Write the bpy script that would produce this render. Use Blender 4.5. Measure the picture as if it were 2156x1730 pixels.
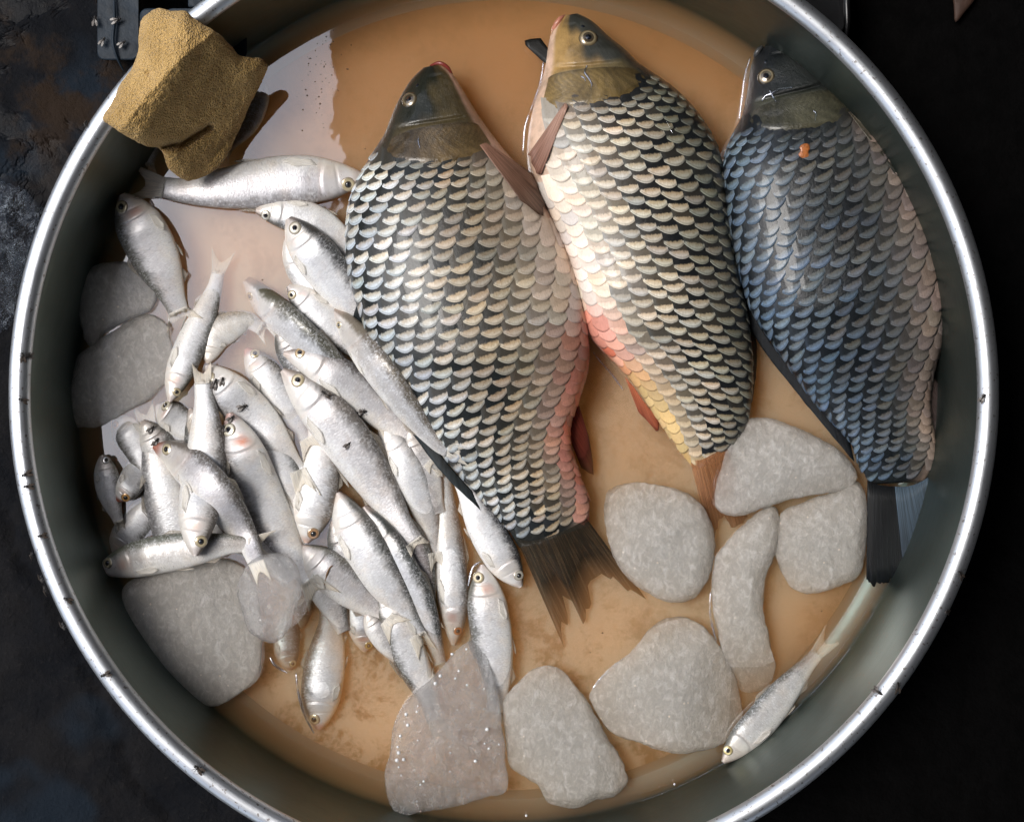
import bpy, math, random
import numpy as np
from mathutils import noise as mnoise, Vector

random.seed(7)
rng = np.random.default_rng(7)
for o in list(bpy.data.objects):
    bpy.data.objects.remove(o)
SC = bpy.context.scene
COL = SC.collection

# ------------------------------------------------------------------ scale and camera
# Plan units: one unit u = 0.3 mm. The basin is about 58 cm across, the camera hangs 1 m above the water.
S = 0.0003
CX, CY, HC = 1078.0, 865.0, 3300.0

def W(x, y, z):
    """plan position of a point seen from straight above at height z -> world metres"""
    x = np.asarray(x, float); y = np.asarray(y, float); z = np.asarray(z, float)
    k = (HC - z) / HC
    return np.stack(np.broadcast_arrays((x - CX) * k * S, -(y - CY) * k * S, z * S), axis=-1)

def T(x, y, z=0.0):
    """true plan coordinates -> world metres"""
    x = np.asarray(x, float); y = np.asarray(y, float); z = np.asarray(z, float)
    return np.stack(np.broadcast_arrays((x - CX) * S, -(y - CY) * S, z * S), axis=-1)

cam = bpy.data.cameras.new('camera')
cam.sensor_width = 36.0
cam.lens = 36.0 * HC / 2156.0
cam.clip_start = 0.02
cam.clip_end = 200
camo = bpy.data.objects.new('camera', cam)
camo.location = (0, 0, HC * S)
COL.objects.link(camo)
SC.camera = camo

# ------------------------------------------------------------------ sky, sun, exposure
SUN_EL, SUN_AZ = math.radians(61), math.radians(166)     # from the left, a little from below
world = bpy.data.worlds.new('World'); SC.world = world; world.use_nodes = True
wn = world.node_tree; wn.nodes.clear()
sky = wn.nodes.new('ShaderNodeTexSky'); sky.sky_type = 'NISHITA'; sky.sun_disc = False
sky.sun_elevation = SUN_EL; sky.sun_rotation = math.pi / 2 - SUN_AZ
sky.dust_density = 2.0; sky.air_density = 1.0; sky.ozone_density = 1.0
hs = wn.nodes.new('ShaderNodeHueSaturation'); hs.inputs['Saturation'].default_value = 0.55
bg = wn.nodes.new('ShaderNodeBackground'); bg.inputs['Strength'].default_value = 0.15
wo = wn.nodes.new('ShaderNodeOutputWorld')
wn.links.new(sky.outputs[0], hs.inputs['Color']); wn.links.new(hs.outputs[0], bg.inputs[0]); wn.links.new(bg.outputs[0], wo.inputs[0])
sun = bpy.data.lights.new('sun', 'SUN'); sun.energy = 1.5; sun.angle = math.radians(24); sun.color = (1.0, 0.965, 0.92)
suno = bpy.data.objects.new('sun', sun); COL.objects.link(suno)
sd = Vector((math.cos(SUN_EL) * math.cos(SUN_AZ), math.cos(SUN_EL) * math.sin(SUN_AZ), math.sin(SUN_EL)))
suno.rotation_euler = sd.to_track_quat('Z', 'Y').to_euler()
suno.location = sd * 3
vs = SC.view_settings
vs.view_transform = 'Standard'; vs.look = 'None'; vs.gamma = 1.0; vs.exposure = 0.68
try: vs.use_curve_mapping = False
except Exception: pass
SC.render.engine = 'CYCLES'
SC.cycles.max_bounces = 10; SC.cycles.transparent_max_bounces = 24; SC.cycles.volume_bounces = 5
SC.cycles.sample_clamp_indirect = 4.0
SC.cycles.caustics_reflective = False; SC.cycles.caustics_refractive = False
SC.cycles.use_denoising = True

# ------------------------------------------------------------------ node helpers
class NT:
    def __init__(s, name):
        s.m = bpy.data.materials.new(name); s.m.use_nodes = True
        s.t = s.m.node_tree; s.t.nodes.clear()
        s.out = s.t.nodes.new('ShaderNodeOutputMaterial')
    def n(s, typ, **kw):
        nd = s.t.nodes.new('ShaderNode' + typ)
        for k, v in kw.items():
            if hasattr(nd, k) and k not in ('Color',): setattr(nd, k, v)
        return nd
    def put(s, sock, v):
        if isinstance(v, bpy.types.NodeSocket): s.t.links.new(v, sock)
        elif v is not None:
            if sock.type == 'RGBA' and not isinstance(v, (int, float)) and len(v) == 3: v = (*v, 1)
            sock.default_value = v
    def math(s, op, a, b=None, c=None, clamp=False):
        nd = s.n('Math', operation=op); nd.use_clamp = clamp
        s.put(nd.inputs[0], a)
        if b is not None: s.put(nd.inputs[1], b)
        if c is not None: s.put(nd.inputs[2], c)
        return nd.outputs[0]
    def mix(s, f, a, b, blend='MIX'):
        nd = s.n('Mix'); nd.data_type = 'RGBA'; nd.blend_type = blend; nd.clamp_factor = True; nd.clamp_result = False
        s.put(nd.inputs[0], f); s.put(nd.inputs[6], a); s.put(nd.inputs[7], b)
        return nd.outputs[2]
    def ramp(s, f, stops, interp='LINEAR'):
        nd = s.n('ValToRGB'); nd.color_ramp.interpolation = interp
        cr = nd.color_ramp
        while len(cr.elements) < len(stops): cr.elements.new(0.5)
        for e, (p, c) in zip(cr.elements, stops):
            e.position = p; e.color = (*c, 1) if not isinstance(c, (int, float)) else (c, c, c, 1)
        s.put(nd.inputs[0], f); return nd.outputs[0]
    def sstep(s, v, lo, hi):
        nd = s.n('MapRange'); nd.interpolation_type = 'SMOOTHSTEP'
        s.put(nd.inputs[0], v); nd.inputs[1].default_value = lo; nd.inputs[2].default_value = hi
        nd.inputs[3].default_value = 0; nd.inputs[4].default_value = 1
        return nd.outputs[0]
    def noise(s, vec, scale, detail=3, rough=0.5, dist=0.0):
        nd = s.n('TexNoise'); s.put(nd.inputs['Vector'], vec)
        nd.inputs['Scale'].default_value = scale; nd.inputs['Detail'].default_value = detail
        nd.inputs['Roughness'].default_value = rough; nd.inputs['Distortion'].default_value = dist
        return nd.outputs[0]
    def voro(s, vec, scale, feature='F1', out='Distance', rnd=1.0):
        nd = s.n('TexVoronoi', feature=feature); s.put(nd.inputs['Vector'], vec)
        nd.inputs['Scale'].default_value = scale; nd.inputs['Randomness'].default_value = rnd
        return nd.outputs[out]
    def coord(s, w='Object'): return s.n('TexCoord').outputs[w]
    def attr(s, name, out='Color'):
        nd = s.n('Attribute', attribute_name=name); return nd.outputs[out]
    def uv(s):
        nd = s.n('UVMap'); nd.uv_map = 'UVMap'; return nd.outputs[0]
    def sep(s, v):
        nd = s.n('SeparateXYZ'); s.put(nd.inputs[0], v); return nd.outputs
    def mapping(s, v, scale=(1, 1, 1), loc=(0, 0, 0)):
        nd = s.n('Mapping'); s.put(nd.inputs[0], v); nd.inputs['Scale'].default_value = scale
        nd.inputs['Location'].default_value = loc; return nd.outputs[0]
    def bump(s, h, dist, strength=1.0, normal=None):
        nd = s.n('Bump'); nd.inputs['Distance'].default_value = dist; nd.inputs['Strength'].default_value = strength
        s.put(nd.inputs['Height'], h)
        if normal is not None: s.put(nd.inputs['Normal'], normal)
        return nd.outputs[0]
    def bsdf(s, **kw):
        nd = s.n('BsdfPrincipled')
        for k, v in kw.items(): s.put(nd.inputs[k.replace('_', ' ')], v)
        return nd.outputs[0]
    def schlick(s, f0, normal=None):
        lw = s.n('LayerWeight'); lw.inputs[0].default_value = 0.5
        if normal is not None: s.put(lw.inputs['Normal'], normal)
        return s.math('ADD', s.math('MULTIPLY', s.math('POWER', lw.outputs['Facing'], 5.0), 1.0 - f0), f0, clamp=True)
    def mixs(s, f, a, b):
        nd = s.n('MixShader'); s.put(nd.inputs[0], f); s.put(nd.inputs[1], a); s.put(nd.inputs[2], b); return nd.outputs[0]
    def adds(s, a, b):
        nd = s.n('AddShader'); s.put(nd.inputs[0], a); s.put(nd.inputs[1], b); return nd.outputs[0]
    def end(s, surf=None, vol=None):
        if surf is not None: s.t.links.new(surf, s.out.inputs['Surface'])
        if vol is not None: s.t.links.new(vol, s.out.inputs['Volume'])
        return s.m

# ------------------------------------------------------------------ materials
def mat_silver():
    n = NT('silver_fish_skin')
    col = n.attr('pig'); uv = n.uv(); xyz = n.sep(uv)
    head = n.sstep(xyz[0], 0.19, 0.25)                       # 0 on the head, 1 on the scaled body
    rnd = n.n('ObjectInfo').outputs['Random']
    mv = n.mapping(uv, (150, 52, 1))
    v = n.voro(mv, 1.0); vc = n.voro(mv, 1.0, out='Color'); vcs = n.sep(vc)
    fine = n.noise(n.coord('Object'), 1800, 3, 0.65)
    warm = n.noise(n.coord('Object'), 55, 3, 0.6)
    mid = n.noise(n.coord('Object'), 170, 4, 0.6)
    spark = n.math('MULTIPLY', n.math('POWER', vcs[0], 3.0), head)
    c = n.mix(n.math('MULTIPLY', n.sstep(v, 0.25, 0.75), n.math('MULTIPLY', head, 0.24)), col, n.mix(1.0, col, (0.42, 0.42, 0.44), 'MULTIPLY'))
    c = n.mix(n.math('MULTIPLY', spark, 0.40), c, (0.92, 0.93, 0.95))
    c = n.mix(n.math('MULTIPLY', n.sstep(mid, 0.42, 0.72), 0.28), c, n.mix(1.0, c, (0.72, 0.70, 0.74), 'MULTIPLY'))
    c = n.mix(n.math('MULTIPLY', n.sstep(fine, 0.5, 0.75), 0.18), c, (0.86, 0.85, 0.85))
    c = n.mix(n.math('MULTIPLY', n.sstep(warm, 0.45, 0.7), 0.55), c, n.mix(1.0, c, (1.0, 0.90, 0.80), 'MULTIPLY'))
    h = n.math('ADD', n.math('MULTIPLY', v, head), n.math('MULTIPLY', fine, 0.8))
    h = n.math('ADD', h, n.math('MULTIPLY', mid, 0.7))
    b = n.bump(h, 0.00012, 0.6)
    r = n.math('ADD', n.math('MULTIPLY', vcs[1], 0.25), 0.27)
    return n.end(n.bsdf(Base_Color=c, Metallic=0.22, Roughness=r, Normal=b, Coat_Weight=0.18, Coat_Roughness=0.12, Specular_IOR_Level=0.6))

def mat_carpskin():
    n = NT('carp_skin')
    col = n.attr('pig'); uv = n.uv()
    mid = n.noise(n.coord('Object'), 120, 5, 0.65)
    fine = n.noise(n.coord('Object'), 900, 3, 0.6)
    c = n.mix(n.math('MULTIPLY', n.sstep(mid, 0.4, 0.75), 0.55), col, n.mix(1.0, col, (0.45, 0.42, 0.38), 'MULTIPLY'))
    c = n.mix(n.math('MULTIPLY', n.sstep(fine, 0.55, 0.8), 0.25), c, n.mix(1.0, c, (1.8, 1.7, 1.5), 'MULTIPLY'))
    streak = n.noise(n.mapping(uv, (14, 260, 1)), 1.0, 3, 0.6)
    lo = n.noise(n.coord('Object'), 38, 4, 0.6, 0.6); c = n.mix(n.math('MULTIPLY', n.sstep(lo, 0.42, 0.66), 0.6), c, n.mix(1.0, c, (0.34, 0.34, 0.28), 'MULTIPLY'))
    h = n.math('ADD', n.math('MULTIPLY', mid, 1.6), n.math('MULTIPLY', fine, 0.35))
    h = n.math('ADD', h, n.math('MULTIPLY', streak, 0.8))
    b = n.bump(h, 0.0006, 0.8)
    return n.end(n.bsdf(Base_Color=c, Roughness=0.3, Normal=b, Coat_Weight=0.35, Coat_Roughness=0.06, Specular_IOR_Level=0.4))

def mat_scale():
    n = NT('carp_scale')
    tone = n.attr('tone'); dark = n.attr('dark'); uv = n.uv(); x = n.sep(uv)
    nz = n.noise(n.coord('Object'), 620, 4, 0.6)
    ab = n.math('POWER', n.math('ABSOLUTE', n.math('SUBTRACT', x[0], 0.0)), 2.0)
    d = n.math('ADD', n.math('ADD', x[1], n.math('MULTIPLY', ab, 0.52)), n.math('MULTIPLY', n.math('SUBTRACT', nz, 0.5), 0.40))
    amt = n.attr('dark', 'Alpha')
    m = n.math('MULTIPLY', n.sstep(d, 0.60, 0.76), amt)
    rays = n.noise(n.mapping(uv, (26, 1.2, 1)), 1.0, 2, 0.5)
    t2 = n.mix(n.math('MULTIPLY', n.sstep(rays, 0.42, 0.7), 0.35), tone, n.mix(1.0, tone, (0.55, 0.52, 0.46), 'MULTIPLY'))
    t2 = n.mix(n.math('MULTIPLY', n.sstep(nz, 0.5, 0.75), 0.3), t2, n.mix(1.0, t2, (0.6, 0.55, 0.48), 'MULTIPLY'))
    # pale thin margin with a faint dark line inside it
    line = n.math('MULTIPLY', n.math('MULTIPLY', n.sstep(x[1], 0.05, 0.12), n.math('SUBTRACT', 1.0, n.sstep(x[1], 0.14, 0.26))), n.math('MULTIPLY', amt, 0.55))
    core = n.math('MULTIPLY', n.sstep(d, 0.22, 0.62), n.math('SUBTRACT', 1.0, n.sstep(ab, 0.25, 0.8)))
    t2 = n.mix(n.math('MULTIPLY', core, amt), n.mix(1.0, t2, (1.22, 1.27, 1.34), 'MULTIPLY'), n.mix(1.0, t2, (0.86, 0.74, 0.60), 'MULTIPLY'))
    c = n.mix(line, t2, n.mix(1.0, t2, (0.42, 0.42, 0.42), 'MULTIPLY'))
    c = n.mix(m, c, dark)
    h = n.math('ADD', n.math('MULTIPLY', rays, 0.5), nz)
    b = n.bump(h, 0.00035, 0.7)
    return n.end(n.bsdf(Base_Color=c, Roughness=0.28, Metallic=0.0, Normal=b, Coat_Weight=0.22, Coat_Roughness=0.06, Specular_IOR_Level=0.25))

def mat_fin(name='fin', alpha=0.3, streak=(0.5, 0.46, 0.42), rough=0.35):
    n = NT(name)
    col = n.attr('pig'); uv = n.uv()
    rays = n.noise(n.mapping(uv, (46, 1.5, 1)), 1.0, 2, 0.5)
    c = n.mix(n.sstep(rays, 0.4, 0.65), col, n.mix(1.0, col, streak, 'MULTIPLY'))
    b = n.bump(rays, 0.0003, 0.6)
    p = n.bsdf(Base_Color=c, Roughness=rough, Normal=b, Coat_Weight=0.12, Coat_Roughness=0.15, Specular_IOR_Level=0.25)
    tr = n.n('BsdfTranslucent'); n.put(tr.inputs['Color'], c)
    p = n.mixs(0.1, p, tr.outputs[0])
    tp = n.n('BsdfTransparent')
    f = n.math('MULTIPLY', n.math('ADD', n.math('MULTIPLY', n.sstep(rays, 0.35, 0.6), -0.6), 1.2), alpha, clamp=True)
    return n.end(n.mixs(f, p, tp.outputs[0]))

def mat_plain(name, col, rough=0.5, metal=0.0, coat=0.0, bump=None, spec=0.5):
    n = NT(name); b = None
    c = col
    if bump:
        nz = n.noise(n.coord('Object'), bump[0], 4, 0.6)
        b = n.bump(nz, bump[1], 1.0)
        c = n.mix(n.sstep(nz, 0.35, 0.7), col, tuple(min(1, q * 0.6) for q in col))
    return n.end(n.bsdf(Base_Color=c, Roughness=rough, Metallic=metal, Coat_Weight=coat, Coat_Roughness=0.1, Normal=b, Specular_IOR_Level=spec))

def mat_iris():
    n = NT('iris'); c = n.attr('pig')
    nz = n.noise(n.coord('Object'), 2500, 2)
    c = n.mix(n.math('MULTIPLY', nz, 0.4), c, (0.30, 0.22, 0.12))
    return n.end(n.bsdf(Base_Color=c, Metallic=0.35, Roughness=0.2, Coat_Weight=1.0, Coat_Roughness=0.03))

def mat_steel(name, rim=False):
    n = NT(name)
    oc = n.coord('Object'); x = n.sep(oc)
    ang = n.math('ARCTAN2', x[1], x[0]); rad = n.math('SQRT', n.math('ADD', n.math('MULTIPLY', x[0], x[0]), n.math('MULTIPLY', x[1], x[1])))
    cv = n.n('CombineXYZ'); n.put(cv.inputs[0], n.math('MULTIPLY', ang, 0.30)); n.put(cv.inputs[1], n.math('MULTIPLY', rad, 60)); n.put(cv.inputs[2], n.math('MULTIPLY', x[2], 60))
    br = n.noise(cv.outputs[0], 14, 4, 0.7)
    st = n.noise(oc, 14, 5, 0.6, 1.0)
    sp = n.noise(oc, 420, 2, 0.5)
    base = (0.60, 0.62, 0.65) if rim else (0.120, 0.152, 0.136)
    c = n.mix(n.math('MULTIPLY', n.sstep(st, 0.42, 0.68), 0.45), base, tuple(q * 0.62 for q in base))
    c = n.mix(n.math('MULTIPLY', n.sstep(sp, 0.63, 0.69), 0.75), c, (0.16, 0.13, 0.11))
    r = n.math('ADD', n.math('MULTIPLY', br, 0.16), n.math('MULTIPLY', st, 0.18))
    r = n.math('ADD', r, 0.24 if rim else 0.20)
    b = n.bump(n.math('ADD', n.math('MULTIPLY', br, 0.5), n.math('MULTIPLY', st, 2.5)), 0.00022, 0.9)
    return n.end(n.bsdf(Base_Color=c, Metallic=0.95, Roughness=r, Normal=b))

def mat_basinfloor():
    n = NT('silted_basin_floor')
    oc = n.coord('Object')
    a = n.noise(oc, 26, 7, 0.72, 0.4); b2 = n.noise(oc, 190, 5, 0.75); big = n.noise(oc, 7, 3, 0.5)
    x = n.sep(oc)
    # dirtier towards the lower left of the floor
    grad = n.sstep(n.math('ADD', n.math('MULTIPLY', x[0], -0.6), n.math('MULTIPLY', x[1], -1.0)), 0.02, 0.22)
    c = n.mix(n.sstep(big, 0.35, 0.65), (0.75, 0.60, 0.47), (0.64, 0.50, 0.38))
    c = n.mix(n.sstep(n.math('ADD', x[1], n.math('MULTIPLY', big, 0.12)), 0.10, 0.30), c, (0.44, 0.24, 0.12))
    d = n.math('MULTIPLY', n.sstep(n.math('ADD', n.math('MULTIPLY', a, 0.75), n.math('MULTIPLY', b2, 0.35)), 0.52, 0.66), n.math('ADD', n.math('MULTIPLY', grad, 0.55), 0.42))
    c = n.mix(d, c, (0.17, 0.105, 0.05))
    bp = n.bump(b2, 0.0005, 0.5)
    return n.end(n.bsdf(Base_Color=c, Roughness=0.6, Normal=bp))

def mat_water():
    n = NT('murky_water')
    oc = n.coord('Object')
    w = n.noise(oc, 9, 2, 0.5, 0.3)
    w2 = n.noise(oc, 60, 2, 0.5)
    b = n.bump(n.math('ADD', w, n.math('MULTIPLY', w2, 0.06)), 0.0011, 1.0)
    fr = n.schlick(0.15, b)
    gl = n.n('BsdfGlossy'); gl.inputs['Roughness'].default_value = 0.025; n.put(gl.inputs['Normal'], b)
    gl.inputs['Color'].default_value = (0.93, 0.95, 1, 1)
    tp = n.n('BsdfTransparent')
    s = n.mixs(fr, tp.outputs[0], gl.outputs[0])
    pv = n.n('VolumePrincipled'); pv.inputs['Color'].default_value = (0.90, 0.50, 0.24, 1); pv.inputs['Density'].default_value = 74.0; pv.inputs['Absorption Color'].default_value = (0.95, 0.52, 0.34, 1)
    pv.inputs['Anisotropy'].default_value = 0.2
    return n.end(s, pv.outputs[0])

def mat_ice(name, tint=(1.0, 0.89, 0.76), frost=0.34, dens=115.0, vcol=(0.995, 0.915, 0.81), seethru=0.55, rrough=0.3):
    n = NT(name)
    oc = n.coord('Object')
    st = n.mapping(oc, (1.0, 0.7, 1.0)); st.node.inputs['Rotation'].default_value = (0, 0, 0.5)
    a = n.noise(st, 190, 6, 0.75, 0.6); b2 = n.noise(st, 420, 4, 0.7); g = n.noise(st, 760, 5, 0.85); big = n.noise(oc, 40, 3, 0.6, 0.8)
    h = n.math('ADD', n.math('MULTIPLY', a, 1.2), n.math('ADD', n.math('MULTIPLY', b2, 0.7), n.math('MULTIPLY', big, 1.5)))
    bp = n.bump(h, 0.0014, 1.0)
    cl0 = n.noise(st, 230, 6, 0.72, 0.8); tc = n.mix(n.sstep(cl0, 0.38, 0.70), tuple(q * .86 for q in tint), (1.0, 0.965, 0.92))
    df = n.n('BsdfDiffuse'); n.put(df.inputs['Color'], tc); n.put(df.inputs['Normal'], bp)
    tl = n.n('BsdfTranslucent'); n.put(tl.inputs['Color'], tc); n.put(tl.inputs['Normal'], bp)
    fr = n.mixs(0.5, df.outputs[0], tl.outputs[0])
    rf = n.n('BsdfRefraction'); rf.inputs['Roughness'].default_value = rrough; rf.inputs['IOR'].default_value = 1.14; n.put(rf.inputs['Normal'], bp)
    tp = n.n('BsdfTransparent'); tp.inputs[0].default_value = (1, 1, 1, 1)
    tr = n.mixs(seethru, rf.outputs[0], tp.outputs[0])
    cl = n.noise(st, 230, 6, 0.72, 0.8)
    k = n.math('ADD', n.math('MULTIPLY', n.sstep(cl, 0.38, 0.70), frost * .95), n.math('MULTIPLY', n.sstep(g, 0.40, 0.66), frost * .45))
    k = n.math('ADD', k, frost * 0.45, clamp=True)
    sp = n.voro(oc, 420, out='Color'); spk = n.math('MULTIPLY', n.math('GREATER_THAN', n.sep(sp)[0], 0.988), n.math('LESS_THAN', n.voro(oc, 420), 0.3))
    k = n.math('MAXIMUM', k, n.math('MULTIPLY', spk, 0.9))
    s_ = n.mixs(k, tr, fr)
    gl = n.n('BsdfGlossy'); gl.inputs['Roughness'].default_value = 0.16; n.put(gl.inputs['Normal'], bp)
    s_ = n.mixs(n.schlick(0.06, bp), s_, gl.outputs[0])
    pv = n.n('VolumePrincipled'); pv.inputs['Color'].default_value = (*vcol, 1); pv.inputs['Density'].default_value = dens; pv.inputs['Absorption Color'].default_value = (0.98, 0.97, 0.95, 1); pv.inputs['Anisotropy'].default_value = 0.3
    return n.end(s_, pv.outputs[0])

def mat_sponge():
    n = NT('yellow_foam')
    oc = n.coord('Object')
    v = n.voro(oc, 780, 'F1'); v2 = n.voro(oc, 1500, 'F1'); a = n.noise(oc, 45, 4, 0.6)
    dirt = n.noise(oc, 16, 4, 0.6)
    c = n.mix(n.sstep(a, 0.35, 0.7), (0.62, 0.39, 0.135), (0.46, 0.28, 0.085))
    c = n.mix(n.math('MULTIPLY', n.sstep(dirt, 0.5, 0.75), 0.5), c, (0.17, 0.095, 0.032))
    c = n.mix(n.math('MULTIPLY', n.sstep(v, 0.30, 0.62), 0.45), c, (0.48, 0.31, 0.125))
    h = n.math('ADD', v, n.math('MULTIPLY', v2, 0.6))
    b = n.bump(h, 0.0015, 1.0)
    return n.end(n.bsdf(Base_Color=c, Roughness=0.95, Normal=b, Sheen_Weight=0.15, Specular_IOR_Level=0.15))

def mat_ground():
    n = NT('wet_dirty_asphalt')
    oc = n.coord('Object'); x = n.sep(oc)
    a = n.noise(oc, 22, 6, 0.65); f = n.noise(oc, 320, 5, 0.7); v = n.voro(oc, 210)
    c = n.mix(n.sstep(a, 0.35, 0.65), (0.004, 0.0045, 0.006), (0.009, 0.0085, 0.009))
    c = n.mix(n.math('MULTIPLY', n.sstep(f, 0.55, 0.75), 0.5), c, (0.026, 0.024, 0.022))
    bl = n.noise(oc, 9, 3, 0.5)
    c = n.mix(n.math('MULTIPLY', n.sstep(bl, 0.56, 0.64), 0.7), c, (0.010, 0.016, 0.024))
    # muddy brown litter towards the top
    up = n.sstep(x[1], 0.12, 0.2)
    c = n.mix(n.math('MULTIPLY', up, n.sstep(a, 0.45, 0.6)), c, (0.022, 0.014, 0.009))
    wet = n.math('MULTIPLY', n.sstep(n.noise(oc, 13, 5, 0.65, 1.0), 0.52, 0.58), n.sstep(x[1], 0.02, 0.12))
    r = n.math('SUBTRACT', 0.62, n.math('MULTIPLY', wet, 0.52))
    h = n.math('ADD', n.math('MULTIPLY', f, 0.6), n.math('MULTIPLY', a, 2))
    b = n.bump(n.math('MULTIPLY', h, n.math('SUBTRACT', 1.0, n.math('MULTIPLY', wet, 0.5))), 0.0022, 0.9)
    return n.end(n.bsdf(Base_Color=c, Roughness=r, Normal=b, Specular_IOR_Level=0.05))

def mat_film():
    n = NT('water_lip'); gl = n.n('BsdfGlossy'); gl.inputs['Roughness'].default_value = .1; gl.inputs['Color'].default_value = (.7, .72, .8, 1)
    tp = n.n('BsdfTransparent'); nz = n.noise(n.coord('Object'), 90, 2)
    return n.end(n.mixs(n.math('MULTIPLY', n.sstep(nz, .3, .6), .5), tp.outputs[0], gl.outputs[0]))
def mat_wrap():
    n = NT('clear_wrap'); oc = n.coord('Object'); a = n.noise(oc, 55, 4, .6, 1.5); b = n.bump(a, 0.004, 1.0)
    gl = n.n('BsdfGlossy'); gl.inputs['Roughness'].default_value = .12; n.put(gl.inputs['Normal'], b); gl.inputs['Color'].default_value = (.30, .35, .42, 1)
    tp = n.n('BsdfTransparent'); f = n.schlick(0.02, b)
    return n.end(n.mixs(f, tp.outputs[0], gl.outputs[0]))
M = dict(wrap=mat_wrap(), silver=mat_silver(), carp=mat_carpskin(), scale=mat_scale(), fin=mat_fin('silver_fish_fin', 0.5, (.90, .86, .78)), cfin=mat_fin('carp_fin', 0.06, rough=.5), tfin=mat_fin('soft_tail_fin', 0.5, rough=.7),
         iris=mat_iris(), pupil=mat_plain('pupil', (0.008, 0.010, 0.016), 0.06, coat=1.0),
         steel=mat_steel('brushed_steel'), rim=mat_steel('rolled_rim_steel', True), floor=mat_basinfloor(), water=mat_water(),
         ice=mat_ice('frosted_ice'), ice2=mat_ice('grey_frosted_ice', (.96, .95, .91), .34, 150.0, (.99, .975, .94)), clear=mat_ice('clear_ice', (.92, .92, .95), .20, 20.0, (.95, .95, .96), .7, .05),
         sponge=mat_sponge(), ground=mat_ground(),
         fly=mat_plain('fly_body', (0.018, 0.014, 0.011), 0.35, bump=(3000, 0.0002)), wing=mat_plain('fly_wing', (0.07, 0.055, 0.045), 0.35),
         crate=mat_plain('blue_grey_plastic', (0.013, 0.022, 0.033), 0.5, bump=(90, 0.0008), spec=.2),
         black=mat_plain('black_plastic', (0.006, 0.006, 0.007), 0.3, bump=(40, 0.0006)),
         sheet=mat_plain('shade_black', (0.0022, 0.0020, 0.0020), 0.9, bump=(60, 0.003), spec=0.04),
         awning=mat_plain('dark_canvas', (0.030, 0.026, 0.022), 0.9, bump=(8, 0.01), spec=0.1),
         bubble=mat_plain('trapped_air', (0.75, 0.75, 0.76), 0.12, coat=1.0), rust=mat_plain('orange_scrap', (0.42, 0.13, 0.03), 0.45, coat=0.5, bump=(500, 0.0004)),
         thread=mat_plain('brown_thread', (0.20, 0.11, 0.05), 0.6), wood=mat_plain('dark_wood', (0.05, 0.022, 0.012), 0.7, bump=(60, 0.001)),
         film=mat_film(), mucus=mat_plain('white_slime', (0.55, 0.58, 0.62), 0.15, coat=1.0))

# ------------------------------------------------------------------ mesh helpers
def mesh_obj(name, verts, faces, mat, parent=None, smooth=True, uv=None, cols=None, loc=None):
    """verts in world metres. cols: dict name -> (n,4). uv: (n,2) per vertex."""
    verts = np.asarray(verts, float).reshape(-1, 3)
    me = bpy.data.meshes.new(name)
    org = np.zeros(3)
    if loc is not None: org = np.asarray(loc, float)
    elif parent is None: org = np.array([*(verts[:, :2].mean(0)), verts[:, 2].min()])
    else: org = np.array(parent['_org'])
    base = np.array(parent['_org']) if parent is not None else np.zeros(3)
    if parent is not None: org = base + 0
    me.from_pydata((verts - org).tolist(), [], [list(map(int, f)) for f in faces])
    li = np.empty(len(me.loops), np.int32); me.loops.foreach_get('vertex_index', li)
    if uv is not None:
        l = me.uv_layers.new(name='UVMap')
        l.data.foreach_set('uv', np.asarray(uv, np.float32)[li].ravel())
    if cols:
        for k, c in cols.items():
            c = np.asarray(c, np.float32)
            if c.shape[1] == 3: c = np.hstack([c, np.ones((len(c), 1), np.float32)])
            at = me.color_attributes.new(k, 'FLOAT_COLOR', 'POINT'); at.data.foreach_set('color', c.ravel())
    me.materials.append(M[mat] if isinstance(mat, str) else mat)
    if smooth: me.polygons.foreach_set('use_smooth', np.ones(len(me.polygons), bool))
    me.update()
    ob = bpy.data.objects.new(name, me); COL.objects.link(ob)
    if parent is not None: ob.parent = parent
    else: ob.location = org
    ob['_org'] = org.tolist()
    return ob

def tag(o, label=None, cat=None, group=None, kind=None):
    for k, v in (('label', label), ('category', cat), ('group', group), ('kind', kind)):
        if v: o[k] = v
    return o

def root(name, loc, label, cat, group=None):
    o = bpy.data.objects.new(name, None); COL.objects.link(o)
    o.empty_display_size = 0.01
    o.location = [float(q) for q in loc]; o['_org'] = [float(q) for q in loc]
    return tag(o, label, cat, group)

def grid_faces(nu, nv, closed_v=False, off=0, flip=False):
    f = []
    for i in range(nu - 1):
        for j in range(nv if closed_v else nv - 1):
            a = off + i * nv + j; b = off + i * nv + (j + 1) % nv; c = off + (i + 1) * nv + (j + 1) % nv; d = off + (i + 1) * nv + j
            f.append((a, d, c, b) if flip else (a, b, c, d))
    return f

def catmull(pts, n):
    """resample a polyline of any dimension smoothly at n equal chord steps"""
    P = np.asarray(pts, float); m = len(P)
    P = np.vstack([2 * P[0] - P[1], P, 2 * P[-1] - P[-2]])
    out = []
    K = 24
    for i in range(m - 1):
        p0, p1, p2, p3 = P[i], P[i + 1], P[i + 2], P[i + 3]
        t = np.linspace(0, 1, K, endpoint=False)[:, None]
        out.append(0.5 * (2 * p1 + (p2 - p0) * t + (2 * p0 - 5 * p1 + 4 * p2 - p3) * t**2 + (3 * p1 - p0 - 3 * p2 + p3) * t**3))
    out.append(P[-2][None]); out = np.vstack(out)
    d = np.r_[0, np.cumsum(np.linalg.norm(np.diff(out, axis=0)[:, :2], axis=1))]
    s = np.linspace(0, d[-1], n)
    return np.stack([np.interp(s, d, out[:, k]) for k in range(out.shape[1])], 1), d[-1]

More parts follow.
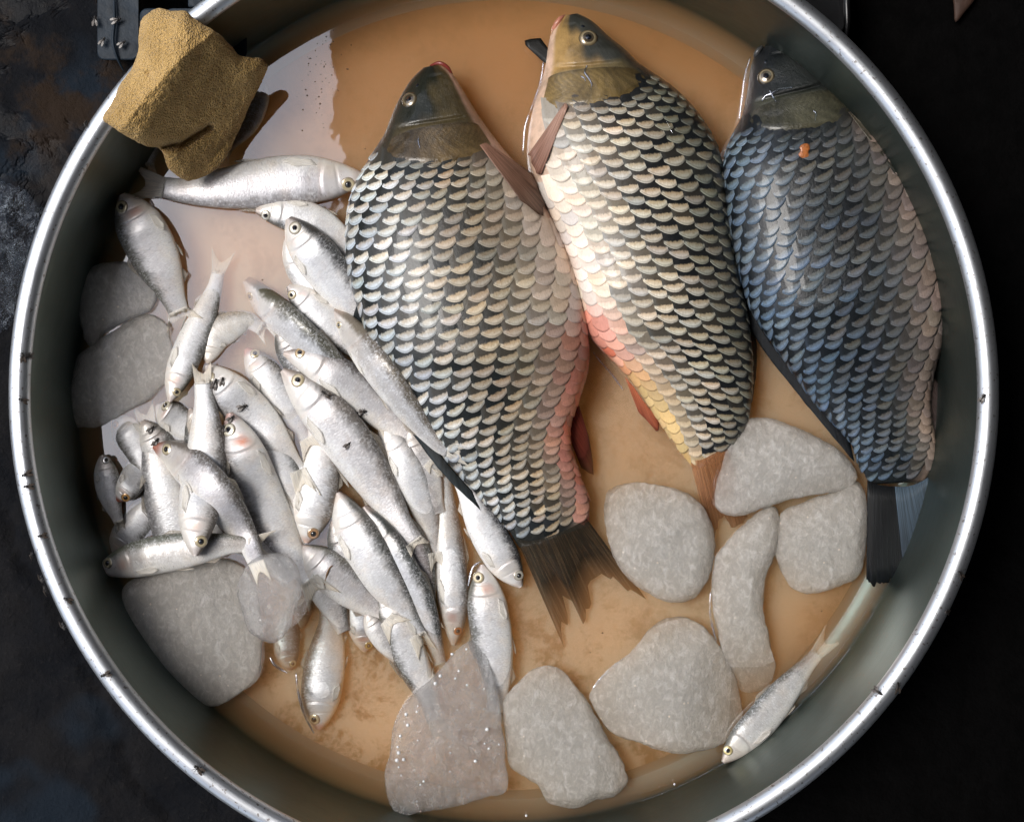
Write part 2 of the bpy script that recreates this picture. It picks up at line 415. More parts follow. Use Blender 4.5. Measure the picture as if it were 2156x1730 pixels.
def smooth1(a, k):
    w = np.exp(-0.5 * (np.arange(-3 * k, 3 * k + 1) / k) ** 2); w /= w.sum()
    return np.convolve(np.pad(a, 3 * k, mode='edge'), w, 'valid')

def sst(x, a, b):
    t = np.clip((np.asarray(x, float) - a) / (b - a), 0, 1); return t * t * (3 - 2 * t)

def vnoise(P, scale, seed=0):
    """smooth noise at many points"""
    P = np.asarray(P) * scale + seed * 17.3
    return np.array([mnoise.noise(Vector(p)) for p in P.reshape(-1, 3)]).reshape(P.shape[:-1])

# ------------------------------------------------------------------ height maps for resting things on one another
FLOOR = -80.0; WATER = -36.0
GS = 4.0; GX0, GY0 = -100, -200; GW, GH = 600, 560
Hn = np.full((GH, GW), FLOOR); Hc = Hn.copy()      # without / with the three carp
# the lowest, unseen layer of the heap carries the fish in view
_yy, _xx = np.mgrid[0:GH, 0:GW]; _yy = _yy * GS + GY0; _xx = _xx * GS + GX0
_m = np.exp(-(((_xx - 640) / 330.0) ** 4 + ((_yy - 960) / 330.0) ** 4))
_m = np.maximum(_m, 0.9 * np.exp(-(((_xx - 900) / 160.0) ** 4 + ((_yy - 1200) / 200.0) ** 4)))
_m = np.maximum(_m, np.exp(-(((_xx - 320) / 120.0) ** 4 + ((_yy - 1000) / 190.0) ** 4)) * .8)
Hn[:] = FLOOR + 46 * _m; Hc[:] = Hn
def hget(H, x, y):
    i = np.clip(((np.asarray(y) - GY0) / GS).round().astype(int), 0, GH - 1); j = np.clip(((np.asarray(x) - GX0) / GS).round().astype(int), 0, GW - 1)
    return H[i, j]
def hput(H, x, y, z):
    i = np.clip(((np.asarray(y) - GY0) / GS).round().astype(int), 0, GH - 1).ravel(); j = np.clip(((np.asarray(x) - GX0) / GS).round().astype(int), 0, GW - 1).ravel()
    np.maximum.at(H, (i, j), np.asarray(z).ravel())
def seen2true(x, y, z):
    k = (HC - z) / HC; return CX + (x - CX) * k, CY + (y - CY) * k

# ------------------------------------------------------------------ setting: ground, sheet for the shade
def build_ground():
    # fine where it can be seen, coarse out to the distance
    a = np.concatenate([[-20, -6, -2, -1, -0.6], np.linspace(-0.46, 0.46, 230), [0.6, 1, 2, 6, 20]])
    X, Y = np.meshgrid(a, a); n = len(a)
    P = np.stack([X.ravel(), Y.ravel(), np.zeros(n * n)], 1)
    z = 0.0018 * vnoise(P, 40, 1) + 0.0009 * vnoise(P, 110, 2) + 0.003 * vnoise(P, 9, 3)
    # an old crack in the paving at the lower left
    d = np.abs((P[:, 0] + 0.285) * 0.9 + (P[:, 1] + 0.16) * 0.45 + 0.01 * vnoise(P, 30, 4))
    z -= 0.004 * np.exp(-(d / 0.0022) ** 2) * (P[:, 0] < -0.2)
    P[:, 2] = -104 * S - 0.003 + z
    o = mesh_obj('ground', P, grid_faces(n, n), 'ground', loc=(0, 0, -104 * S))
    tag(o, 'dark wet pavement around the basin', None, None, 'structure')
    # black sheet standing in for the shade right of the basin
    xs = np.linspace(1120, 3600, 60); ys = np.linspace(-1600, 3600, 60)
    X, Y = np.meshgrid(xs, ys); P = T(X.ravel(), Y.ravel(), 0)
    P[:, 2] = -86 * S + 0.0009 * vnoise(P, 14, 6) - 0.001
    o = mesh_obj('shade_sheet', P, grid_faces(60, 60, flip=False), 'sheet', loc=(0, 0, -0.027))
    tag(o, 'black sheet standing in for the shade around the right half of the basin', None, None, 'structure')
build_ground()

# ------------------------------------------------------------------ basin and water
BX, BY = 1062.0, 831.0
def lathe(prof, n=256):
    pr = np.asarray(prof, float); a = np.linspace(0, 2 * np.pi, n, endpoint=False)
    R = pr[:, 0][:, None]; Z = pr[:, 1][:, None] * np.ones((1, n))
    return T(BX + R * np.cos(a), BY + R * np.sin(a), Z).reshape(-1, 3), len(pr), n
def build_basin():
    b = root('metal_basin', T(BX, BY, -86), 'big round steel basin with a rolled rim holding all the fish and ice', 'basin')
    # inner face: floor edge, heel, sloping wall; then the outer shell back down
    prof = [(850, FLOOR), (868, -79), (884, -74), (897, -65), (906, -52), (911, -36), (914, -15), (919, 60), (923, 120), (928, 180), (932, 222), (934, 232),
            (939, 232), (937, 222), (933, 180), (928, 120), (924, 60), (919, -15), (916, -38), (911, -55), (902, -69), (887, -79), (868, -84), (850, -85)]
    V, nu, nv = lathe(prof)
    mesh_obj('wall', V, grid_faces(nu, nv, True), 'steel', b, loc=None)
    # bottom: inner disc and underside
    r = [(2, FLOOR + .2), (200, FLOOR + .2), (400, FLOOR + .2), (600, FLOOR + .2), (750, FLOOR + .2), (851, FLOOR + .2), (851, -84.5), (400, -84.5), (2, -84.5)]
    V, nu, nv = lathe(r)
    F = grid_faces(nu, nv, True); F.append(list(range(nv))); F.append(list(range((nu - 1) * nv, nu * nv))[::-1])
    mesh_obj('bottom', V, F, 'floor', b)
    # rolled rim
    a = np.linspace(math.radians(-215), math.radians(35), 26)
    rr = [(950 - 21 * math.cos(t) * -1 if False else 951 + 21 * math.cos(t), 222 + 19 * math.sin(t)) for t in np.linspace(math.radians(205), math.radians(-70), 28)]
    inner = [(p[0] * 1.0, p[1]) for p in rr]
    thin = [(951 + 19 * math.cos(t), 222 + 17 * math.sin(t)) for t in np.linspace(math.radians(-70), math.radians(205), 20)]
    V, nu, nv = lathe(inner + thin + [inner[0]])
    mesh_obj('rim', V, grid_faces(nu, nv, True), 'rim', b)
    return b
basin = build_basin()

def build_water():
    V, nu, nv = lathe([(1, WATER), (150, WATER), (300, WATER), (450, WATER), (600, WATER), (750, WATER), (860, WATER), (913, WATER), (910.5, -46), (906, -58), (898, -68.5), (886, -76.5), (868, -81.5), (400, -81.5), (1, -81.5)])
    F = grid_faces(nu, nv, True); F.append(list(range(nv))); F.append(list(range((nu - 1) * nv, nu * nv))[::-1])
    o = mesh_obj('water', V, F, 'water', loc=T(BX, BY, WATER))
    tag(o, 'shallow murky brown water filling the basin', None, None, 'structure')
build_water()

# ------------------------------------------------------------------ fins
def make_fin(name, parent, base, tip, thick, col0, col1, mat='fin', nl=7, rag=0.06, seed=0, sub=3, ridge=0.9, label=None, drape=None):
    """base/tip: (k,3) seen-plan points (x, y, z); rays run from base to tip"""
    base, _ = catmull(base, len(base) * sub); tip, _ = catmull(tip, len(base))
    n = len(base); r = np.random.default_rng(seed + 5)
    k = 1 - rag * r.random(n)
    t = np.linspace(0, 1, nl)[:, None, None]
    P = base[None] + (tip - base)[None] * t * k[None, :, None]
    P[:, :, 2] += ridge * np.where(np.arange(n) % 2, 1, -1)[None] * np.linspace(1, 0.3, nl)[:, None]
    if drape is not None:
        tx, ty = seen2true(P[..., 0], P[..., 1], P[..., 2]); hh = hget(Hc, tx, ty); P[..., 2] = np.maximum(P[..., 2], np.minimum(hh, base[:, 2].max() + 45) + drape)
    top = W(P[..., 0], P[..., 1], P[..., 2] + thick / 2); bot = W(P[..., 0], P[..., 1], P[..., 2] - thick / 2)
    V = np.concatenate([top.reshape(-1, 3), bot.reshape(-1, 3)])
    F = grid_faces(nl, n) + grid_faces(nl, n, off=nl * n, flip=True)
    o = nl * n
    for i in range(nl - 1):
        F.append((i * n, (i + 1) * n, o + (i + 1) * n, o + i * n)); F.append((i * n + n - 1, o + i * n + n - 1, o + (i + 1) * n + n - 1, (i + 1) * n + n - 1))
    for j in range(n - 1):
        a = (nl - 1) * n + j; F.append((a, a + 1, o + a + 1, o + a)); F.append((j, o + j, o + j + 1, j + 1))
    uv = np.stack(np.meshgrid(np.linspace(0, 1, n), np.linspace(0, 1, nl)), -1).reshape(-1, 2); uv = np.vstack([uv, uv])
    c = (1 - uv[:, 1:2]) * np.array(col0) + uv[:, 1:2] * np.array(col1)
    o = mesh_obj(name, V, F, mat, parent, uv=uv, cols={'pig': c})
    if label: o['label'] = label
    return o

def dome(parent, name, c, nrm, r, h, mat, rings, up=None):
    """a low dome; rings = list of (radius fraction, colour)"""
    nrm = np.asarray(nrm, float) / np.linalg.norm(nrm); t = np.cross(nrm, [0.3, 1, 0.1]); t /= np.linalg.norm(t); b = np.cross(nrm, t)
    N = 28; rf = np.array([q[0] for q in rings]); V = []; C = []
    for f, cc in rings:
        for k in range(N):
            a = 2 * math.pi * k / N
            V.append(np.asarray(c) + (t * math.cos(a) + b * math.sin(a)) * r * f + nrm * h * (math.sqrt(max(0, 1 - f * f)) - 0.25)); C.append((*cc, 1))
    # skirt into the body
    for k in range(N):
        a = 2 * math.pi * k / N; V.append(np.asarray(c) + (t * math.cos(a) + b * math.sin(a)) * r * 1.0 - nrm * h * 0.9); C.append((*rings[-1][1], 1))
    F = grid_faces(len(rings) + 1, N, True); F.append(list(range(N)))
    return mesh_obj(name, V, F, mat, parent, cols={'pig': C})

# ------------------------------------------------------------------ carp
class Carp:
    """pairs: outline points on the left and right of the fish from snout to tail root; dors=+1 if the back is on the left"""
    def __init__(s, pairs, dors, th, zc):
        P = np.array(pairs, float)
        mid = np.c_[(P[:, 0] + P[:, 2]) / 2, (P[:, 1] + P[:, 3]) / 2]
        d = np.r_[0, np.cumsum(np.linalg.norm(np.diff(mid, axis=0), axis=1))]; s.len = d[-1]; u = d / d[-1]
        s.NU = 500; uu = np.linspace(0, 1, s.NU)
        full, _ = catmull(np.c_[mid, P], 2000)
        dd = np.r_[0, np.cumsum(np.linalg.norm(np.diff(full[:, :2], axis=0), axis=1))]; dd /= dd[-1]
        ev = lambda k: smooth1(np.interp(uu, dd, full[:, k]), 3)
        s.L = np.c_[ev(2), ev(3)]; s.R = np.c_[ev(4), ev(5)]
        if dors < 0: s.L, s.R = s.R, s.L               # L is always the back
        s.hw = np.linalg.norm(s.R - s.L, axis=1) / 2
        s.th = smooth1(th * (s.hw / s.hw.max()) ** 0.72 * np.interp(uu, [0, .05, .25, .6, .94, 1], [.80, .95, 1.08, 1.0, .68, .22]), 4)
        s.zc = np.interp(uu, [0, .2, .6, 1], [zc[0], zc[1], zc[2], zc[3]])
        s.uu = uu
        NP = 260; s.ph = np.linspace(-0.45, math.pi + 0.45, NP)
        # top side table, phi = 0 at the belly edge, pi at the back
        s.tab = s.raw(uu[:, None] * np.ones((1, NP)), s.ph[None] * np.ones((s.NU, 1)))
        seg = np.linalg.norm(np.diff(s.tab, axis=1), axis=2); arc = np.c_[np.zeros(s.NU), np.cumsum(seg, 1)]
        mid_i = np.argmin(np.abs(s.ph - math.pi / 2)); s.arc = arc - arc[:, mid_i:mid_i + 1]
    def raw(s, u, ph):
        f = lambda a: np.interp(u, s.uu, a)
        cx, cy = f((s.L[:, 0] + s.R[:, 0]) / 2), f((s.L[:, 1] + s.R[:, 1]) / 2)
        ex, ey = f((s.R[:, 0] - s.L[:, 0]) / 2), f((s.R[:, 1] - s.L[:, 1]) / 2)
        c = np.cos(ph); sn = np.sin(ph)
        cc = np.sign(c) * np.abs(c) ** 0.94; ss = np.sign(sn) * np.abs(sn) ** 0.86
        z = f(s.zc) + f(s.th) * ss
        # gill cover and cheek relief on the head
        q = ph / math.pi
        uo = s.uop(q); dd = uo - u
        rel = 6.0 * sst(dd, -0.004, 0.010) * (1 - 0.55 * sst(dd, 0.0, 0.12)) * sst(q, 0.12, 0.26) * (1 - sst(q, 0.80, 0.93))
        u2 = 0.115 + 0.035 * (q - 0.5)
        rel += -3.2 * np.exp(-((u - u2) / 0.0035) ** 2) * sst(q, 0.2, 0.35) * (1 - sst(q, 0.62, 0.8)) + 2.5 * sst(u2 - u, 0, 0.01) * (1 - sst(u2 - u, 0.01, 0.06)) * (sn > 0)
        rel += 3.0 * np.exp(-(((u - 0.052) / 0.022) ** 2 + ((q - 0.63) / 0.12) ** 2))          # brow round the eye
        rel += -2.5 * np.exp(-((u - 0.024) / 0.004) ** 2) * sst(q, 0.3, 0.4) * (1 - sst(q, 0.5, 0.6))   # nostril dent
        return np.stack([cx + ex * cc, cy + ey * cc, z + rel * np.clip(sn, 0, 1)], -1)
    def uop(s, q): return 0.198 - 0.30 * (q - 0.50) ** 2
    def at(s, u, a):
        """point on the top side at u and signed arc a (belly negative, back positive)"""
        u = np.clip(u, 0, 1); fi = u * (s.NU - 1); i0 = np.clip(fi.astype(int), 0, s.NU - 2); w = (fi - i0)[..., None]
        def row(i):
            out = np.empty(a.shape + (3,)); fl_i = i.ravel(); fl_a = a.ravel(); o = out.reshape(-1, 3)
            for r in np.unique(fl_i):
                m = fl_i == r
                for k in range(3): o[m, k] = np.interp(fl_a[m], s.arc[r], s.tab[r, :, k])
            return out
        return row(i0) * (1 - w) + row(i0 + 1) * w
    def body(s, parent, colf):
        uu = np.concatenate([np.linspace(0, 0.26, 130), np.linspace(0.265, 1, 110)]); nph = 112
        ph = np.linspace(0, 2 * math.pi, nph, endpoint=False)
        U, Ph = np.meshgrid(uu, ph, indexing='ij'); P = s.raw(U, Ph)
        V = W(P[..., 0], P[..., 1], P[..., 2]).reshape(-1, 3)
        F = grid_faces(len(uu), nph, True, flip=True); F.append(list(range(nph))); F.append(list(range((len(uu) - 1) * nph, len(uu) * nph))[::-1])
        q = Ph / math.pi
        C = colf(U, q).reshape(-1, 3)
        o = mesh_obj('body', V, F, 'carp', parent, uv=np.stack([U, q], -1).reshape(-1, 2), cols={'pig': np.clip(C, 0, 1)})
        for H in (Hc,):
            K = P.reshape(-1, 3); tx, ty = seen2true(K[:, 0], K[:, 1], K[:, 2]); hput(H, tx, ty, K[:, 2])
        U2, P2 = np.meshgrid(np.linspace(0, 1, 400), np.linspace(0, math.pi, 160), indexing='ij'); K = s.raw(U2, P2).reshape(-1, 3)
        tx, ty = seen2true(K[:, 0], K[:, 1], K[:, 2]); hput(Hc, tx, ty, K[:, 2])
        return o
    def scales(s, parent, tonef, p0, seed, keep, sgn=1, shear=0.0, tilt=0.3, drift=.11):
        """overlapping scales laid row by row, each its own small curved plate"""
        r = np.random.default_rng(seed); rows = []; u = 0.185 - abs(shear) * .28
        hwm = s.hw.max(); i = 0; items = []
        while u < 0.995 + abs(shear) * .25:
            hw = np.interp(u, s.uu, s.hw)
            p = p0 * (0.50 + 0.50 * (hw / hwm)) * np.interp(u, [0, .2, .3, 1], [.8, .86, 1, 1]); rp = 0.61 * p
            au = np.interp(u, s.uu, s.arc[:, -1]); al = np.interp(u, s.uu, s.arc[:, 0])
            js = np.arange(-14, 15) + (i * drift) % 1.0
            for j in js:
                a = j * p
                if not (al < a < au): continue
                ui = u + shear * a * sgn / s.len
                if not (0.1 < ui < 0.995): continue
                q = 0.5 + 0.5 * a / (au if a > 0 else -al)
                if not keep(ui, q): continue
                items.append((ui + r.normal(0, 0.0016), a + r.normal(0, 0.9), p * r.uniform(.94, 1.07), rp, q, i))
            u += rp / s.len; i += 1
        A = np.array(items); N = len(A)
        nb, na = 9, 6
        b = np.linspace(-1, 1, nb); 
        B = b[None, :, None] * np.ones((1, 1, na))
        tip = 0.52 * (1 - np.abs(B) ** 2.0) + 0.30                      # trailing edge, in row pitches
        t = np.array([0, .35, .6, .8, .93, 1.0])[None, None, :]
        a = -1.75 + (tip + 1.75) * t * np.ones((1, nb, 1))
        asym = r.normal(0, 0.06, (N, 1, 1))
        U = A[:, 0][:, None, None] + (a + (asym - tilt * sgn + shear * sgn * .545 / .61) * B) * A[:, 3][:, None, None] / s.len
        Ar = A[:, 1][:, None, None] + B * 0.57 * A[:, 2][:, None, None] * np.ones((N, 1, na))
        U = U * np.ones((N, 1, 1)) ; U = np.clip(U, 0.12, 1.0)
        P = s.at(U, Ar)
        lift = 0.7 - 0.9 * B * sgn + 3.6 * (a + 1.75) / 2.6 - 1.1 * B ** 2 + r.normal(0, 0.35, (N, 1, 1)) * (a + 1.75) / 2.6
        # normals
        e = 0.004; Pu = s.at(np.clip(U + e, 0, 1), Ar) - s.at(np.clip(U - e, 0, 1), Ar); Pa = s.at(U, Ar + 2) - s.at(U, Ar - 2)
        nr = np.cross(Pu, Pa); nr /= np.linalg.norm(nr, axis=-1, keepdims=True) + 1e-9
        nr *= np.where(np.median(nr[..., 2]) < 0, -1, 1)
        top = P + nr * lift[..., None]
        low = top[:, :, -1] - nr[:, :, -1] * 2.6
        d = (tip - a) * np.ones((N, 1, 1))
        uvx = B * np.ones((N, 1, 1))
        # assemble
        allP = np.concatenate([top, low[:, :, None]], 2)                                       # (N, nb, na+1, 3)
        UV = np.stack([np.concatenate([uvx, uvx[:, :, -1:]], 2), np.concatenate([d, d[:, :, -1:]], 2)], -1)
        Fl = grid_faces(nb, na + 1)
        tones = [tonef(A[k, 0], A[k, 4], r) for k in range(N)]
        size = A[:, 2] ** 2 * np.clip(nr[:, nb // 2, -1, 2], 0, 1)
        order = np.argsort(-size); nv = nb * (na + 1)
        WP = W(allP[..., 0], allP[..., 1], allP[..., 2]).reshape(N, nv, 3); UVr = UV.reshape(N, nv, 2)
        for k in order[:296]:
            tn, dk, am = tones[k]
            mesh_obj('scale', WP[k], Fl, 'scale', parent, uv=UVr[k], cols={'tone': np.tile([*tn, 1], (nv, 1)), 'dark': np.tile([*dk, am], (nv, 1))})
        rest = order[296:]
        if len(rest):
            V = WP[rest].reshape(-1, 3); F = []
            for m in range(len(rest)): F += [tuple(x + m * nv for x in f) for f in Fl]
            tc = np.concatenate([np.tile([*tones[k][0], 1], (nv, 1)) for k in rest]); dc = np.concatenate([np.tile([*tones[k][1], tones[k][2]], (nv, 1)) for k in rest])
            o = mesh_obj('small_scales', V, F, 'scale', parent, uv=UVr[rest].reshape(-1, 2), cols={'tone': tc, 'dark': dc}); o['kind'] = 'stuff'
        return N
    def gill_cover(s, parent, oper, rim):
        nq, nt = 34, 16
        Q, Tt = np.meshgrid(np.linspace(.17, .80, nq), np.linspace(0, 1, nt), indexing='ij')
        k = np.sqrt(np.clip(1 - ((Q - .485) / .325) ** 2, 0, 1)); ue = s.uop(Q) - .004 + .014 * k; us = 0.122 + 0.03 * (Q - .5) + .018 * (1 - k)
        U = us + (ue - us) * Tt; P = s.raw(U, Q * math.pi); P[..., 2] += (0.2 + 2.4 * sst(Tt, 0, .3) + .7 * np.sin(Tt * 7 + Q * 3) - 2.2 * sst(Tt, .8, 1)) * (0.2 + .8 * k)
        low = P[:, -1:].copy(); low[..., 2] -= 8; P = np.concatenate([P, low], 1)
        V = W(P[..., 0], P[..., 1], P[..., 2]).reshape(-1, 3); t2 = np.concatenate([Tt, Tt[:, -1:]], 1); q2 = np.concatenate([Q, Q[:, -1:]], 1)
        c = lerp(np.array(oper), np.array(oper) * .45, sst(q2, .48, .66)); c = lerp(c, np.broadcast_to(rim, c.shape), sst(t2, .84, .93) * .45)
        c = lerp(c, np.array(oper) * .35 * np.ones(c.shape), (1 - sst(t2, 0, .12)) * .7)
        an = np.arctan2(q2 - .62, (t2 + .35)); c = c * (0.86 + .22 * np.sin(an * 90))[..., None]
        mesh_obj('gill_cover', V, grid_faces(nq, nt + 1), 'carp', parent, uv=np.stack([t2, an * .35], -1).reshape(-1, 2), cols={'pig': np.clip(c, 0, 1).reshape(-1, 3)})
    def eye(s, parent, u, q, r, iris, ring):
        ph = np.array(q * math.pi); c = s.raw(np.array(u), ph)
        a = s.raw(np.array(u + .01), ph) - s.raw(np.array(u - .01), ph); b = s.raw(np.array(u), ph + .03) - s.raw(np.array(u), ph - .03)
        n = np.cross(a, b); n /= np.linalg.norm(n); n *= np.sign(n[2])
        n = n * np.array([1, -1, 1]); n[:2] *= 0.6
        cw = W(*c)
        e = dome(parent, 'eye', cw, n, r * S, r * 0.42 * S, 'iris', [(0.02, (.01, .01, .01)), (0.40, (.015, .012, .012)), (.56, (.03, .024, .018)), (0.61, tuple(x * 1.3 for x in iris)), (0.72, iris), (0.78, ring), (0.90, tuple(x * .6 for x in ring)), (1.0, (.015, .015, .012))])
        dome(e, 'pupil', cw + n / np.linalg.norm(n) * r * .16 * S, n, r * 0.46 * S, r * 0.30 * S, 'pupil', [(0.03, (0, 0, 0)), (.6, (0, 0, 0)), (1, (0, 0, 0))])

def lerp(a, b, t): return np.asarray(a) * (1 - np.asarray(t)[..., None]) + np.asarray(b) * np.asarray(t)[..., None]

def carp_colours(top, cheek, oper, throat, under_d, under_b, red=None, yellow=None):
    """pigment of the skin: q 0 belly .. 1 back"""
    def f(U, q):
        qq = np.where(q > 1, 2 - q, q)
        c = lerp(under_b, under_d, sst(qq, 0.12, 0.42))
        head = lerp(cheek, top, sst(qq + 1.0 * (0.10 - U) + .05 * np.sin(U * 90) + .04 * np.sin(qq * 40 + U * 60), 0.40, 0.64))
        op = sst(U, 0.108, 0.125) * sst(qq, 0.2, 0.3) * (1 - sst(qq, 0.72, 0.85))
        head = lerp(head, np.broadcast_to(oper, head.shape), op * 0.85)
        edge = sst(qq, 0.17, 0.24); head = lerp(throat, head, edge) if False else np.asarray(throat) * (1 - edge[..., None]) + head * edge[..., None]
        uo = 0.204 - 0.30 * (qq - 0.50) ** 2
        ish = 1 - sst(U - uo, -0.003, 0.003)
        thr = (1 - sst(qq, 0.16, 0.30)) * (1 - sst(U, 0.30, 0.42))
        c = np.asarray(throat) * thr[..., None] + c * (1 - thr[..., None])
        c = head * ish[..., None] + c * (1 - ish[..., None])
        if red:
            (u0, u1, col, qm) = red; m = sst(U, u0, u0 + .06) * (1 - sst(U, u1, u1 + .08)) * (1 - sst(qq, qm * .5, qm)); c = lerp(c, np.broadcast_to(col, c.shape), m)
        if yellow:
            (u0, col, qm) = yellow; m = sst(U, u0, u0 + .12) * (1 - sst(qq, qm * .5, qm)); c = lerp(c, np.broadcast_to(col, c.shape), m * .85)
        return c
    return f

def hz(x, y, up=5.0, H=None):
    tx, ty = seen2true(np.asarray(x, float), np.asarray(y, float), 60.0); return hget(Hc if H is None else H, tx, ty) + up

# --- carp 1
P1 = [(896, 139, 920, 135), (868, 165, 950, 152), (845, 200, 978, 195), (828, 235, 1000, 232), (808, 285, 1028, 272), (780, 335, 1064, 318), (748, 390, 1105, 365), (733, 450, 1148, 430),
      (730, 520, 1180, 500), (738, 590, 1207, 570), (760, 660, 1225, 640), (790, 735, 1237, 710), (830, 805, 1236, 775), (870, 870, 1220, 835), (915, 935, 1200, 895), (965, 995, 1202, 945), (1015, 1050, 1220, 1000), (1060, 1100, 1240, 1055), (1095, 1155, 1240, 1110)]
P2 = [(1190, 30, 1212, 27), (1166, 60, 1245, 43), (1155, 92, 1280, 75), (1149, 135, 1315, 103), (1138, 180, 1350, 137), (1122, 230, 1400, 170), (1111, 290, 1450, 215), (1115, 345, 1490, 270), (1135, 400, 1515, 330), (1160, 450, 1527, 395),
      (1185, 510, 1533, 460), (1208, 575, 1543, 530), (1225, 640, 1558, 600), (1243, 705, 1572, 665), (1290, 755, 1580, 730), (1335, 805, 1583, 790), (1372, 860, 1580, 845), (1405, 910, 1570, 890), (1435, 955, 1548, 930), (1465, 992, 1522, 967)]
P3 = [(1612, 95, 1637, 90), (1588, 120, 1675, 108), (1578, 155, 1715, 138), (1571, 205, 1760, 180), (1560, 250, 1800, 215), (1538, 300, 1850, 262), (1524, 350, 1895, 315), (1526, 410, 1925, 368), (1535, 470, 1950, 430), (1550, 540, 1975, 495),
      (1566, 605, 1988, 570), (1590, 665, 1992, 645), (1630, 725, 1984, 720), (1672, 785, 1965, 782), (1715, 845, 1957, 840), (1760, 895, 1962, 890), (1795, 935, 1968, 935), (1812, 985, 1968, 978), (1840, 1022, 1943, 1015)]

def tone_fn(pale, mid, belly, dark, redspec=None, yel=None, fade=(0.10, 0.36), extra=None):
    def f(u, q, r):
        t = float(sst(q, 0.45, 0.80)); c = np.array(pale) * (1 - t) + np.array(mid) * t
        b = 1 - float(sst(q, *fade)); c = c * (1 - b) + np.array(belly) * b
        am = float(sst(q, fade[0], fade[1] + 0.12)) * 0.98
        if redspec:
            (u0, u1, col, qm) = redspec; m = float(sst(u, u0, u0 + .06) * (1 - sst(u, u1, u1 + .1)) * (1 - sst(q, qm * .4, qm))); m *= r.uniform(.6, 1); c = c * (1 - m) + np.array(col) * m
        if yel:
            (u0, col, qm) = yel; m = float(sst(u, u0, u0 + .12) * (1 - sst(q, qm * .4, qm))); c = c * (1 - m) + np.array(col) * m
        pn = mnoise.noise(Vector((u * 9, q * 4, pale[0] * 50))); pm = mnoise.noise(Vector((u * 22, q * 9, pale[0] * 90)))
        c = c * (1 + .38 * pn + .25 * pm) * np.array((1 + .10 * pm, 1, 1 - .12 * pm))
        if extra: c = extra(u, q, c, r)
        fr_ = float(1 - sst(u - (0.198 - 0.30 * (q - 0.5) ** 2), .004, .035)); c = c * (1 - .45 * fr_)  # front scale rows darkened to paint the shadow behind the gill cover
        c = c * r.uniform(0.82, 1.12) * np.array([r.uniform(.96, 1.04), 1, r.uniform(.95, 1.05)])
        return tuple(np.clip(c, 0, 1)), tuple(dark), min(1.0, am * r.uniform(.9, 1.05))
    return f

def build_carp(pairs, dors, th, zc, label, colf, tonef, p0, keep, eye, seed, gc, sc):
    s = Carp(pairs, dors, th, zc)
    cx, cy = np.mean(pairs, 0)[[0, 1]]
    rt = root('carp', T((pairs[9][0] + pairs[9][2]) / 2, (pairs[9][1] + pairs[9][3]) / 2, FLOOR), label, 'carp', 'three large carp lying side by side')
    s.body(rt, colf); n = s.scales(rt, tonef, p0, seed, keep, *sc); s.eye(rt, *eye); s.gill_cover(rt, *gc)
    print('carp scales', n)
    return s, rt

def keepf(throat_u, throat_q):
    def k(u, q):
        qq = q; uo = 0.198 - 0.30 * (qq - 0.50) ** 2
        if u < uo - 0.006 + .03 * max(0, abs(q - .5) - .2) / .3: return False
        if u > .988 - .05 * (2 * q - 1) ** 2: return False
        if u < throat_u and q < throat_q + (throat_u - u) * 0.55: return False
        return -0.02 < q < 1.03
    return k

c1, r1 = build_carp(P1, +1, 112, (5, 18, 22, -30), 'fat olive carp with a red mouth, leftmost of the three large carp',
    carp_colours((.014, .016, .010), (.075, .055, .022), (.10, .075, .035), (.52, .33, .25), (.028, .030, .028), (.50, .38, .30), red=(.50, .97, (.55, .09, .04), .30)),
    tone_fn((.39, .325, .24), (.50, .52, .51), (.52, .40, .32), (.012, .014, .014), redspec=(.52, .97, (.46, .13, .08), .36)), 46, keepf(.36, .16), (0.070, 0.73, 18.5, (.17, .14, .09), (.07, .055, .035)), 1, ((.15, .10, .045), (.24, .19, .12)), (-1, 0.03, .30, .29))  # bluish back tone puts the sky's sheen into the scale colour
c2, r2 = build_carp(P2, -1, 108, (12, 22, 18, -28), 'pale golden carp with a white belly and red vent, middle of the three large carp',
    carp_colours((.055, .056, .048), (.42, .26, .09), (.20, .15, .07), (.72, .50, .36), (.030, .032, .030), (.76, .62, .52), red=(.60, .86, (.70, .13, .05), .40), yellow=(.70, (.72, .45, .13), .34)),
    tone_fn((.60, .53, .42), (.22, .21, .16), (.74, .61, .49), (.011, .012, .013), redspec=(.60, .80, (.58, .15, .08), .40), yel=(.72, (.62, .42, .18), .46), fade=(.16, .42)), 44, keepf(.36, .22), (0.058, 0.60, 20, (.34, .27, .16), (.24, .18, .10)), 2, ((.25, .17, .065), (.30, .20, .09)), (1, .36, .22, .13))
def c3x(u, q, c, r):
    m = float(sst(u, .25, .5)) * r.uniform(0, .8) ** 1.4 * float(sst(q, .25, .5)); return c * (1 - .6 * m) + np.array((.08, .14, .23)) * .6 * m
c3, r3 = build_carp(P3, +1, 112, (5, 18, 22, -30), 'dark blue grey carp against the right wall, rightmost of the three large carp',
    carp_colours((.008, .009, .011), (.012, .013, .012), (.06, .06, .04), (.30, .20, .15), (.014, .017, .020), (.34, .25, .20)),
    tone_fn((.095, .098, .095), (.125, .165, .205), (.50, .36, .28), (.007, .009, .011), fade=(.06, .36), extra=c3x), 43.5, keepf(.40, .12), (0.072, 0.66, 19, (.24, .19, .12), (.03, .03, .025)), 3, ((.085, .078, .048), (.04, .04, .035)), (-1, 0.0, .40, .33))  # scale tones lowered to carry the shade at the right wall

